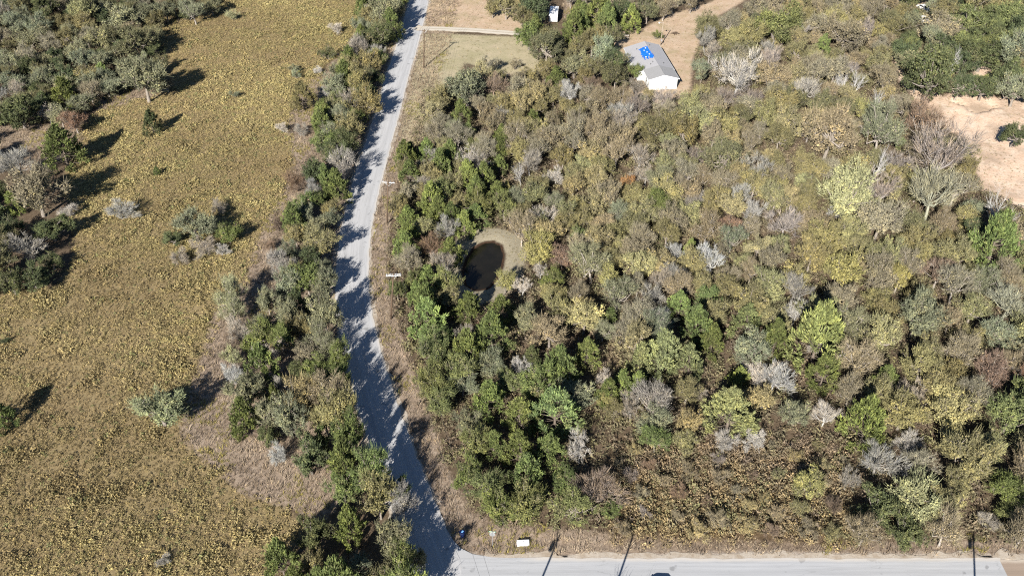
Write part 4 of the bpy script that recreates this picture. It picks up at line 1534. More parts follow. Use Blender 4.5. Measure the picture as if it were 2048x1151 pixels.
def crown_points(r, kind, R, H):
    """cluster centres through the crown volume, gathered in uneven lobes; returns points, outward axes, lobe centres, lobe index"""
    if kind == 'cedar':
        K = 58; h = r.random(K) ** .75; prof = np.clip(1.04 - h ** 1.7, .08, 1) * np.clip(.6 + h * 2.2, 0, 1)
        a_ = np.arange(K) * 2.4 + r.random(K) * .9; rr = R * prof * (.50 + .52 * r.random(K))
        lc = np.stack([np.cos(a_) * rr, np.sin(a_) * rr, H * (.06 + .84 * h)], 1); lr = R * (.13 + .13 * r.random(K)) * (1 - .3 * h); lz = 1.9; n = 11; sh = .45
    else:
        K = {'oak': 26, 'live': 26, 'semi': 20, 'bare': 15, 'shrub': 14, 'bush': 14}[kind]
        lo = {'oak': .10, 'live': .08, 'semi': .14, 'bare': .16, 'shrub': .06, 'bush': .04}[kind]
        d = sph(r, K); d[:, 2] = d[:, 2] * .85 + .12; q = R * (.38 + .52 * r.random(K)); q[:3] *= .3
        lc = np.stack([d[:, 0] * q, d[:, 1] * q, H * (lo + .96) / 2 + d[:, 2] * q * (H * (.96 - lo) / 2 / R)], 1); lr = R * (.15 + .20 * r.random(K)); lz = .9; sh = .22
        n = {'oak': 19, 'live': 22, 'semi': 16, 'bare': 11, 'shrub': 18, 'bush': 18}[kind]
    L = np.repeat(np.arange(K), n); dd = sph(r, len(L)); k = r.random(len(L)) ** sh
    p = lc[L] + dd * (lr[L] * k)[:, None] * np.array([1, 1, lz])
    dens = r.uniform(.45, 1.25, K); keep = (p[:, 2] > H * .03) & (r.random(len(L)) < dens[L])
    out = unit(unit(p - np.array([0, 0, H * .35])) + dd * .7)
    return p[keep], out[keep], lc, L[keep]
def proto(kind, seed):
    r = np.random.default_rng(seed); R = 3.0; H = {'cedar': 6.75, 'oak': 6.0, 'live': 5.25, 'semi': 6.3, 'bare': 6.0, 'snag': 8.4, 'shrub': 4.5, 'bush': 4.05}[kind] * (1 + r.uniform(-.07, .07))
    segs = []     # p0,p1,r0,r1
    lean = r.normal(0, .25, 2)
    if kind == 'snag':
        def br(p, d, L, rad, lvl):
            n = 4; q = p
            for i in range(n):
                d = d + r.normal(0, .13, 3) + np.array([0, 0, .04]); d /= np.linalg.norm(d); q2 = q + d * L / n; ra = rad * (1 - .16 * i); segs.append((q, q2, ra, ra * .86)); q = q2
                if lvl < 3 and (i > 0 or lvl > 0):
                    for _ in range(2 if lvl < 2 else 1):
                        if r.random() < .8:
                            e_ = d + r.normal(0, .42, 3); e_[2] = abs(e_[2]) * .9 + .3; e_ /= np.linalg.norm(e_); br(q, e_, L * r.uniform(.45, .7), ra * .62, lvl + 1)
        ns = r.integers(2, 4)
        for k in range(ns):
            a_ = k * 2 * math.pi / ns + r.random(); br(np.array([0, 0, -.3]), np.array([.2 * math.cos(a_), .2 * math.sin(a_), 1.0]), H * .52, .15, 0)
        S = segs; V, F_ = tubes(np.array([s[0] for s in S]), np.array([s[1] for s in S]), np.array([s[2] for s in S]), np.array([s[3] for s in S]), 5)
        tk = np.array([s[2] for s in S]) > .10; m1 = tubes(*[np.array([s[i] for s, t_ in zip(S, tk) if t_]) for i in range(4)], 6); m2 = tubes(*[np.array([s[i] for s, t_ in zip(S, tk) if not t_]) for i in range(4)], 4)
        A = np_mesh('trunk', m1[0], m1[1], 4, None, True); B = np_mesh('branches', m2[0], m2[1], 4, {'shade': r.random(len(m2[0]))}, True)
        A.materials.append(M_bark); B.materials.append(M_bark); return A, B
    P_, out, lobes, LI = crown_points(r, kind, R, H)
    # trunk and limbs
    hf = H * {'cedar': .85, 'oak': .38, 'live': .3, 'semi': .3, 'bare': .3, 'shrub': .06, 'bush': .05}[kind]
    top = np.array([lean[0], lean[1], hf]); tr = {'cedar': .16, 'oak': .19, 'live': .22, 'semi': .16, 'bare': .17, 'shrub': .09, 'bush': .07}[kind]
    prev = np.array([0, 0, -.35]); prr = tr * 1.25
    for k in range(1, 5):
        q = np.array([lean[0] * (k / 4) ** 1.5, lean[1] * (k / 4) ** 1.5, hf * k / 4]); rr = tr * (1.1 - .12 * k) if kind != 'cedar' else tr * (1.1 - .25 * k); segs.append((prev, q, prr, rr)); prev, prr = q, rr
    ends = []
    for lcn in lobes:
        st = top if kind != 'cedar' else np.array([lean[0] * .3, lean[1] * .3, min(hf, lcn[2] * .8)]); mid = (st + lcn) / 2 + np.array([0, 0, -.12 * H if kind != 'cedar' else 0]) * r.uniform(.2, 1) + r.normal(0, .15, 3)
        r0 = prr * .75 if kind != 'cedar' else .04; segs.append((st, mid, r0, r0 * .6)); segs.append((mid, lcn, r0 * .6, r0 * .32)); ends.append(lcn)
    ends = np.array(ends)
    twigsA = [np.array([s[i] for s in segs]) for i in range(4)]
    # twigs to every cluster
    near = np.argmin(((P_[:, None] - ends[None]) ** 2).sum(2), 1); st = ends[near] * .75 + P_ * .25
    sel = r.random(len(P_)) < {'cedar': .15, 'oak': .4, 'live': .25, 'semi': .9, 'bare': 1, 'shrub': .5, 'bush': 1}[kind]
    tw = (st[sel], P_[sel], np.full(sel.sum(), .030 if kind != 'cedar' else .02), np.full(sel.sum(), .012))
    m1 = tubes(*twigsA, 6); m2 = tubes(*tw, 3)
    A = np_mesh('trunk', np.concatenate([m1[0], m2[0]]), np.concatenate([m1[1], m2[1] + len(m1[0])]), 4, None, False); A.materials.append(M_bark)
    # crown: leaf clusters and / or fine twigs
    VV = []; FF = []; SH = []; AL = []; b = 0
    def put(v, f, sh, al):
        nonlocal b
        VV.append(v); FF.append(f + b); SH.append(np.repeat(sh, 4)); AL.append(np.repeat(al, 4)); b += len(v)
    nl = {'cedar': 13, 'oak': 15, 'live': 16, 'semi': 7, 'bare': 0, 'shrub': 13, 'bush': 0}[kind]
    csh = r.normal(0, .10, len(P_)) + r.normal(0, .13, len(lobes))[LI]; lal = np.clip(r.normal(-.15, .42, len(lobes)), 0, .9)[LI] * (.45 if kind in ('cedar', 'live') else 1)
    if nl:
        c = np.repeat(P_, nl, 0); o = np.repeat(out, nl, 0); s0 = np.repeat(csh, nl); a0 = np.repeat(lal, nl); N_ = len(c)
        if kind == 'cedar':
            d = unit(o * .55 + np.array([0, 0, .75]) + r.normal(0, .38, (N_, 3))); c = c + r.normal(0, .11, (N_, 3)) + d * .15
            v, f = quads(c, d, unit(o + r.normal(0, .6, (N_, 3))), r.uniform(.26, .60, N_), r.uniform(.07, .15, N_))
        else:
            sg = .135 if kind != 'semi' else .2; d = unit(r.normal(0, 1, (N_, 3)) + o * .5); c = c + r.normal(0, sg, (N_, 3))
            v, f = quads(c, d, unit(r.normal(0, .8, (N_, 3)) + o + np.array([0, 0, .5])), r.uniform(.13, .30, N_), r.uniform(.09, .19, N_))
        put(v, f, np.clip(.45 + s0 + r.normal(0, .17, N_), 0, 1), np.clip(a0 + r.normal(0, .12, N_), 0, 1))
    nt = {'cedar': 0, 'oak': 3, 'live': 1, 'semi': 9, 'bare': 15, 'shrub': 4, 'bush': 15}[kind]
    if nt:
        c = np.repeat(P_, nt, 0); o = np.repeat(out, nt, 0); N_ = len(c)
        L = r.uniform(.4, 1.0, N_) * (1.0 if kind != 'bush' else .8); d = unit(o * .8 + np.array([0, 0, .75 if kind != 'bush' else .25]) + r.normal(0, .38, (N_, 3))); c = c + r.normal(0, .14, (N_, 3)) + d * (L / 2)[:, None]
        s = unit(np.cross(d, r.normal(0, 1, (N_, 3)))); W_ = r.uniform(.010, .024, N_)[:, None]
        v = np.stack([c - d * L[:, None] / 2 - s * W_, c - d * L[:, None] / 2 + s * W_, c + d * L[:, None] / 2 + s * W_ * .4, c + d * L[:, None] / 2 - s * W_ * .4], 1).reshape(-1, 3)
        put(v, np.arange(N_ * 4).reshape(-1, 4), np.clip(r.normal(.5, .25, N_), 0, 1), np.zeros(N_))
    B = np_mesh('crown', np.concatenate(VV), np.concatenate(FF), 4, {'shade': np.concatenate(SH), 'alt': np.concatenate(AL)}); B.materials.append(M_leaf)
    if kind in ('oak', 'semi', 'shrub', 'live'):       # twigs in the leafy crown take the bark material
        B.materials.append(M_bark); mi = np.zeros(len(B.polygons), np.int32); mi[-len(P_) * nt:] = 1; B.polygons.foreach_set('material_index', mi)
    return A, B
NV = {'cedar': 5, 'oak': 8, 'live': 4, 'semi': 5, 'bare': 5, 'snag': 5, 'shrub': 4, 'bush': 4}
PROTO = {k: [proto(k, 100 + 17 * i + hash_) for i in range(n)] for hash_, (k, n) in enumerate(NV.items())}

LEAF = {k: srgb(*v) for k, v in dict(g=(106, 122, 46), gb=(122, 142, 48), gy=(138, 148, 56), gt=(110, 138, 70), gs=(132, 142, 80), go=(114, 122, 56), d=(86, 98, 56), do=(110, 108, 66), pg=(134, 138, 86), o=(134, 126, 72), y=(144, 140, 78), yy=(160, 155, 70), py=(162, 158, 94), yb=(158, 144, 88), b=(142, 130, 98), r=(146, 112, 86), s=(126, 130, 94), ps=(150, 158, 112), br=(132, 110, 90), gr=(150, 144, 134), w=(178, 174, 168), pu=(146, 136, 130), pb=(136, 123, 112), sg=(150, 150, 124)).items()}
LEAF['or'] = srgb(176, 124, 56)
def mute(c, s=.70, k=1.03):
    l = .3 * c[0] + .6 * c[1] + .1 * c[2]; return tuple(k * (l + (q - l) * s) for q in c)
LEAF = {k: mute(v) for k, v in LEAF.items()}
CNAME = dict(g='green', gb='bright green', gy='yellow-green', gt='blue-green', gs='grey-green', go='olive-green', d='dark green', do='dark olive', o='olive', y='yellow-olive', yy='bright yellow', py='pale yellow', pg='pale green', yb='yellow-brown', b='brown', r='russet', s='sage-grey', ps='pale sage', br='dull brown', gr='grey', w='white-grey', pu='purplish', pb='purple-brown', sg='grey-green', **{'or': 'orange'})
PLACE = dict(W1='in the far field wood', W1b='at the outer field edge', FI='in the golden field', HR='by the far road bend', HM='in the field hedgerow', HB='near the road junction', LN='beside the lawn drive', HO='around the house', NW='below the lawn', NE='below the house yard', SA='near the sandy clearing', GR='in the oak grove', EA='below the sandy clearing', CE='behind the pond', PO='between road and pond', SP='between pond and junction', MI='above the brown thicket', SE='along the junction road', TH='in the brown thicket')
BARK = dict(cedar=(112, 98, 84), oak=(140, 128, 114), live=(120, 110, 100), semi=(160, 148, 136), shrub=(150, 138, 124))
def species(k, ti):  # leafy oaks split by leaf colour alone, not by known species
    if k == 'oak':
        if ti in ('y', 'yy', 'py', 'yb', 'or'): return 'yellowish_oak_tree', 'leafy elm'
        if ti in ('b', 'r'): return 'brown_oak_tree', 'leafy oak'
        if ti in ('s', 'ps'): return 'sage_oak_tree', 'leafy tree'
        if ti in ('d', 'do'): return 'dark_oak_tree', 'leafy oak'
        return 'oak_tree', 'leafy oak'
    return dict(cedar=('juniper_tree', 'juniper'), live=('live_oak_tree', 'live oak'), semi=('thinning_tree', 'half-bare tree'), bare=('bare_tree', 'leafless tree'), snag=('dead_tree', 'dead tree'), shrub=('shrub', 'leafy shrub'), bush=('bare_bush', 'leafless bush'))[k]
SIZE = lambda r, k: ('big ' if r > (3.6 if k not in ('shrub', 'bush') else 2.2) else 'small ' if r < (2.3 if k not in ('shrub', 'bush') else 1.2) else '')
PLACED = []
def put_tree(kind, x, y, R, ti, reg, label=''):
    A, B = PROTO[kind][random.randrange(NV[kind])]; nm, noun = species(kind, ti)
    z = float(gz(np.array([[x, y]]))[0]); o = empty(nm, (x, y, z), random.uniform(0, 6.283))
    s = R / 3.0; zf = random.uniform(.86, 1.16) * {'HR': 1.04, 'HM': 1.28, 'HB': 1.4, 'W1': .85, 'W1b': .8, 'FI': .85}.get(reg, 1.0); an = random.uniform(.84, 1.18); o.scale = (s * an, s / an, s * zf)
    tk = obj('trunk', A, None, o); cr = obj('branches' if kind == 'snag' else 'crown', B, None, o)
    v = random.uniform(.84, 1.16); h = random.uniform(-.07, .07); c = LEAF[ti]; c = (c[0] * v * (1 + h), c[1] * v, c[2] * v * (1 - h), 1)
    bv = random.uniform(.85, 1.15); bk = tuple(q * bv for q in (mute(srgb(*BARK[kind])) if kind in BARK else LEAF[ti])) + (1,)
    cr.color = c if kind != 'snag' else bk; tk.color = bk
    tag(o, label or 'tree', 'tree' if nm.endswith('tree') else 'bush')
    look = SIZE(R, kind) or ('tall ' if zf > 1.06 else 'low ' if zf < .97 else ''); PLACED.append((o, x, y, R, look, f'{CNAME[ti]} {noun}', reg, bool(label)))
    return o
def label_trees():
    """what sets a tree apart: its look, then its nearest unlike neighbour, then the landmark it stands by"""
    XY = np.array([(p[1], p[2]) for p in PLACED]); by = {}
    for i, (o, x, y, R, look, what, reg, done) in enumerate(PLACED):
        if done: continue
        d = np.hypot(XY[:, 0] - x, XY[:, 1] - y); nb = next((PLACED[j][5] for j in np.argsort(d)[1:8] if PLACED[j][5] != what and d[j] < 9), None)
        lab = f'{look}{what} ' + (f"beside {'an' if nb[0] in 'aeiou' else 'a'} {nb}, " if nb else '') + PLACE[reg]
        o['label'] = lab; by.setdefault(lab, []).append(o)
    for lab, os_ in by.items():
        if len(os_) > 1:
            for o in os_: o['group'] = lab
    print('tree labels', len(by), 'longest', max(len(l.split()) for l in by), 'shared', sum(len(v) for v in by.values() if len(v) > 1))
GLIST = [l.split(' ', 6) for l in TREES.split('\n')]
for q in GLIST: put_tree(q[0], float(q[1]), float(q[2]), float(q[3]), q[4], q[5], q[6] if len(q) > 6 else '')
# the roadside tree whose thin shadow crosses the junction road
put_tree('snag', PT['treesh'][0] - 6.0, PT['treesh'][1] - 15.6, 2.9, 'gr', 'SE', 'tall bare grey tree on the near verge of the junction road')
label_trees()

# ------------------------------------------------------------------ grass, straw and brush nobody could count
def tuft(r, kind):
    """returns verts (T*3,3) of loose blades, one triangle each"""
    n, hh, sp, w_ = {'field': (21, .34, .40, .11), 'straw': (14, .44, .34, .026), 'brush': (44, 1.15, .72, .15)}[kind]
    if kind == 'straw':                          # thin bent blades
        a_ = r.random(n) * 6.283; rad = sp * np.sqrt(r.random(n)); b = np.stack([np.cos(a_) * rad * .45, np.sin(a_) * rad * .45, np.full(n, -.05)], 1)
        t_ = np.stack([np.cos(a_) * rad * 1.5, np.sin(a_) * rad * 1.5, hh * r.uniform(.55, 1.1, n)], 1) + r.normal(0, .07, (n, 3))
        d = unit(np.cross(t_ - b, r.normal(0, 1, (n, 3)))) * (w_ * r.uniform(.6, 1.3, n))[:, None]; return np.stack([b - d, b + d, t_], 1).reshape(-1, 3)
    # leafy clump: small flecks on thin stems through a low uneven dome
    d = sph(r, n); d[:, 2] = abs(d[:, 2]); k = r.random(n) ** .4; c = d * np.array([sp, sp, hh]) * k[:, None] + r.normal(0, .05, (n, 3))
    u = unit(r.normal(0, 1, (n, 3)) + np.array([0, 0, .5])); v = unit(np.cross(u, r.normal(0, 1, (n, 3)))); q = (w_ * r.uniform(.6, 1.4, n))[:, None]
    V = np.stack([c - u * q, c + u * q * .8 + v * q * .45, c + u * q * .6 - v * q * .5], 1)
    ns_ = n // 5; b = np.zeros((ns_, 3)); b[:, :2] = r.normal(0, sp * .3, (ns_, 2)); e_ = c[:ns_] * 1.1; sd = unit(np.cross(e_ - b, r.normal(0, 1, (ns_, 3)))) * .014
    return np.concatenate([V.reshape(-1, 3), np.stack([b - sd, b + sd, e_], 1).reshape(-1, 3)])
def scatter(name, label, cat, kind, P, size, tint, seed):
    r = np.random.default_rng(seed); T = [tuft(r, kind) for _ in range(12)]; n = len(P); z = gz(P)
    idx = r.integers(0, 12, n); a_ = r.random(n) * 6.283; ca, sa = np.cos(a_), np.sin(a_); VV = []; SH = []; TI = []
    for k in range(12):
        s = np.where(idx == k)[0]; t_ = T[k]
        x = t_[None, :, 0] * ca[s, None] - t_[None, :, 1] * sa[s, None]; y = t_[None, :, 0] * sa[s, None] + t_[None, :, 1] * ca[s, None]
        sc = size[s, None]; VV.append(np.stack([x * sc + P[s, 0:1], y * sc + P[s, 1:2], t_[None, :, 2] * sc + z[s, None]], 2).reshape(-1, 3))
        nv = len(t_); SH.append(np.clip(np.repeat(r.normal(.45, .10, len(s)), nv) + np.repeat(r.normal(0, .10, len(s) * nv // 3), 3), 0, 1)); TI.append(np.repeat(tint[s], nv, 0))
    V = np.concatenate(VV); TI = np.concatenate(TI); TI = np.column_stack([TI, np.ones(len(TI))])
    m = np_mesh(name, V, np.arange(len(V)).reshape(-1, 3), 3, {'shade': np.concatenate(SH), 'tint': TI})
    tag(obj(name, m, M_tuft), label, cat, kind='stuff'); return len(V) // 3
def jgrid(x0, x1, y0, y1, s, r):
    X, Y = np.meshgrid(np.arange(x0, x1, s), np.arange(y0, y1, s)); P = np.stack([X.ravel(), Y.ravel()], 1); return P + r.uniform(-.5, .5, P.shape) * s * .95
def in_view(P, m=4): return (np.abs(P[:, 0]) < (P[:, 1] * .788 + 60.9) * 1024 / 1800 + m) & (P[:, 1] > 64) & (P[:, 1] < 275)
def offroad(P, d=.35): return (line_d(P, ROAD) > 3.0 + d * .6 + .5 * vnoise(P, 1.1, 77) ** 2) & ~((P[:, 1] < R2_Y1 + d * .5 + .9 * vnoise(P, 1.3, 78)) & (P[:, 0] > -14)) & (poly_sd(P, PT['flare']) < -.25) & (line_d(P, DRIVE) > 1.75)
def lerp(a_, b_, t_): return np.array(a_)[None] * (1 - t_[:, None]) + np.array(b_)[None] * t_[:, None]
r_ = np.random.default_rng(3); tris = 0
# golden field
P = jgrid(-150, 5, 64, 275, .52, r_); P = P[in_view(P)]; mk = zone(P, 'field', 2.0); P = P[(mk > r_.random(len(P)) * .9 + .08) & offroad(P)]
nb = vnoise(P, 14, 5); ns = vnoise(P, 2.2, 6); dens = .7 + .3 * (vnoise(P, 1.6, 8) * .6 + vnoise(P, 5, 9) * .4 > .33); P_k = r_.random(len(P)) < dens; P, nb, ns = P[P_k], nb[P_k], ns[P_k]
t_ = np.clip(nb * .75 + ns * .45 - .15 + np.clip((P[:, 1] - 100) / 160, 0, 1) * .25, 0, 1); tint = lerp(srgb(142, 124, 92), srgb(168, 156, 108), t_) * (.86 + .3 * vnoise(P, 22, 92)[:, None]) * r_.uniform(.8, 1.2, (len(P), 1))
g_ = r_.random(len(P)) < .05; tint[g_] = np.array(srgb(132, 134, 90)); tint = (tint.mean(1, keepdims=True) * .05 + tint * .95) * .94
tris += scatter('field_grass', 'golden bunch grass covering the open field', 'grass', 'field', P, r_.uniform(.65, 1.25, len(P)) * (.6 + .55 * ns + .35 * nb + .5 * (vnoise(P, 3.5, 91) > .74)), tint, 1)
# straw along the verges
P = jgrid(-150, 110, 64, 275, .6, r_); P = P[in_view(P)]; mk = zone(P, 'straw', 1.5); P = P[(mk > r_.random(len(P)) * .8 + .15) & offroad(P, .3)]
ns = vnoise(P, 4, 16); tint = lerp(srgb(118, 104, 90), srgb(180, 164, 142), np.clip(ns + r_.normal(0, .2, len(P)), 0, 1)); g_ = (vnoise(P, 6, 18) > .66) & (r_.random(len(P)) < .55); tint[g_] = np.array(srgb(142, 134, 78))
tris += scatter('verge_straw', 'pale dry straw grass on the road verges', 'grass', 'straw', P, r_.uniform(.6, 1.7, len(P)), tint, 2)
# undergrowth in the woods
P = jgrid(-160, 150, 64, 275, 1.25, r_); P = P[in_view(P, 10)]; mk = np.maximum(zone(P, 'forest', 1.0) - zone(P, 'tan') - zone(P, 'sand'), 0); bd = poly_sd(P, POND); P = P[(mk > .5) & offroad(P, 1.5) & (bd < -4.5)]
hp = np.array([PT['h_fl'], PT['h_fr'], PT['h_br'], PT['h_bl']]); P = P[poly_sd(P, hp) < -1]
ns = vnoise(P, 5, 26); tint = lerp(srgb(122, 110, 96), srgb(124, 122, 90), np.clip(ns + r_.normal(0, .3, len(P)), 0, 1))
tris += scatter('undergrowth', 'dry brown brush under the woods', 'undergrowth', 'brush', P, r_.uniform(.6, 1.6, len(P)), tint, 4)
# tall brown weeds of the thicket by the junction road
P = jgrid(-5, 64, 64, 120, .8, r_); mk = zone(P, 'brush', 2.0); P = P[(mk > r_.random(len(P)) * .7 + .2) & offroad(P, 1.2)]
ns = vnoise(P, 4, 36); lo = np.clip((P[:, 1] - 76) / 14, 0, 1); tint = lerp(srgb(154, 138, 104), srgb(142, 126, 110), np.clip(lo * .8 + ns * .5 - .2, 0, 1)) * r_.uniform(.8, 1.25, (len(P), 1))
tris += scatter('thicket_weeds', 'tall rusty brown weeds in the thicket by the junction road', 'weeds', 'brush', P, r_.uniform(.6, 1.25, len(P)), tint, 5)
# pond bank, lawn and yard tufts
P = jgrid(-40, 150, 90, 275, 1.0, r_); P = P[in_view(P)]; bd = -poly_sd(P, POND); mk = np.maximum(np.maximum(zone(P, 'lawn') * .35, zone(P, 'tan') * .35), (zone(P, 'sand')) * np.clip(vnoise(P, 7, 55) * 1.8 - .35, 0, .85)); mk = np.maximum(mk, ((bd > .9) & (bd < 5)) * .9); P = P[(mk > r_.random(len(P))) & offroad(P, .2) & (poly_sd(P, hp) < -.5)]
tint = lerp(srgb(176, 160, 130), srgb(112, 110, 76), np.clip(r_.random(len(P)) * .7 + vnoise(P, 3, 66) * .6 - .15, 0, 1))
tris += scatter('short_grass', 'short dry grass on the lawn, yard and pond bank', 'grass', 'straw', P, r_.uniform(.35, .95, len(P)), tint, 6)
print('stuff triangles', tris)

# ------------------------------------------------------------------ utility poles and wires
M_pole = simple('pole_wood', srgb(92, 76, 62), .9, var=.25, scale=2); M_arm = simple('arm_white', (.58, .58, .57), .6, var=.06); M_ins = simple('insulator', srgb(140, 140, 146), .35, spec=.5); M_wire = simple('wire', srgb(70, 68, 66), .5); M_steel = simple('galvanised', (.42, .43, .44), .45, .6)
def pole(name, loc, h, lean, arm_rz, label, double=False, transformer=False, arm=True, mat=None):
    o = empty(name, (*loc, 0)); tag(o, label, 'utility pole', None)
    tx, ty = lean; top = Vector((tx, ty, h))
    MB().tube([(0, 0, -.5), (tx * .33, ty * .33, h * .33), (tx * .66, ty * .66, h * .66), top], [.17, .15, .13, .11], 10).build('post', mat or M_pole, o, smooth=True)
    c = Vector((tx, ty, h - .35)); ax = Vector((math.cos(arm_rz), math.sin(arm_rz), 0)); pe = Vector((-ax.y, ax.x, 0)); tips = []
    if arm:
        for s in ((1, -1) if double else (1,)):
            MB().box(c + pe * s * .19, (2.5, .10, .12), arm_rz, .02).build('crossarm', M_arm if mat is None else mat, o)
        for u in (-1.1, -.45, .45, 1.1):
            q = c + ax * u + (pe * .19 if not double else Vector((0, 0, 0))); MB().tube([q + Vector((0, 0, .06)), q + Vector((0, 0, .18)), q + Vector((0, 0, .2)), q + Vector((0, 0, .34))], [.03, .03, .085, .05], 8).build('insulator', M_ins, o); tips.append(Vector(loc).to_3d() + q + Vector((0, 0, .3)))
        if double:
            for u in (-1.15, 1.15): MB().box(c + ax * u + Vector((0, 0, .05)), (.12, .62, .1), arm_rz, .02).build('end_brace', M_arm, o)
        MB().tube([c + ax * .75 + pe * .19, c + Vector((0, 0, -.7))], .03, 6).tube([c - ax * .75 + pe * .19, c + Vector((0, 0, -.7))], .03, 6).build('brace', M_steel, o)
    if transformer:
        q = Vector((tx, ty, h - 1.6)) + pe * .42; MB().tube([q, q + Vector((0, 0, .05)), q + Vector((0, 0, .85)), q + Vector((0, 0, .95))], [.2, .25, .25, .12], 12).build('transformer', M_ins, o)
        MB().tube([q + Vector((0, 0, .9)), q + Vector((0, 0, 1.2))], .05, 8).build('bushing', M_ins, o)
    return tips
tp1 = pole('utility_pole', PT['pole1'], 10.4, (.75, 0), math.radians(5), 'dark wooden utility pole on the lawn by the gravel drive', mat=M_pole)
tp3 = pole('utility_pole', PT['pole3'], 9.6, (1.0, 0), math.radians(-8), 'utility pole with white crossarm on the grassy verge at the road bend')
tp2 = pole('utility_pole', PT['pole2'], 9.7, (1.25, 0), math.radians(4), 'utility pole with double white crossarm in scrub near the pond', double=True)
SL = 12.3 / math.tan(math.radians(SUN_EL)); back = Vector((math.sin(math.radians(SUN_AZ)), math.cos(math.radians(SUN_AZ)))) * SL
def base_of(p): return (p[0] - back.x, p[1] - back.y)
bA, bB, bC = base_of(PT['shA']), base_of(PT['shB']), base_of(PT['shC'])
tA = pole('utility_pole', bA, 12.3, (0, 0), math.radians(80), 'utility pole with transformer on the near verge at the junction', transformer=True)
tB = pole('utility_pole', bB, 12.3, (.1, 0), math.radians(88), 'utility pole without transformer next along the junction road', arm=False)
tC = pole('utility_pole', bC, 12.3, (-.1, 0), math.radians(85), 'utility pole by the brown apron of the junction road', transformer=True)
def wire(p, q, sag, label):
    pts = [p.lerp(q, t_ / 14) - Vector((0, 0, sag * 4 * (t_ / 14) * (1 - t_ / 14))) for t_ in range(15)]
    MB(); o = MB().tube(pts, .014, 5).build('power_line', M_wire); tag(o, label, 'wire', None)
far = [v + Vector((15.5, 62, 0)) for v in tp1]
for k, side in enumerate(('first', 'second', 'third', 'fourth')):
    wire(tp1[k], far[k], .7, f'{side} overhead wire across the lawn from the pole by the drive')
    wire(tp3[k], tp1[k], .9, f'{side} overhead wire between the verge pole and the lawn pole')
    wire(tp2[k], tp3[k], .4, f'{side} overhead wire between the two white-armed poles')
wire(tp2[0], tA[0], .9, 'outer overhead wire from the double-armed pole over the junction'); wire(tp2[3], tA[3], .9, 'inner overhead wire from the double-armed pole over the junction')

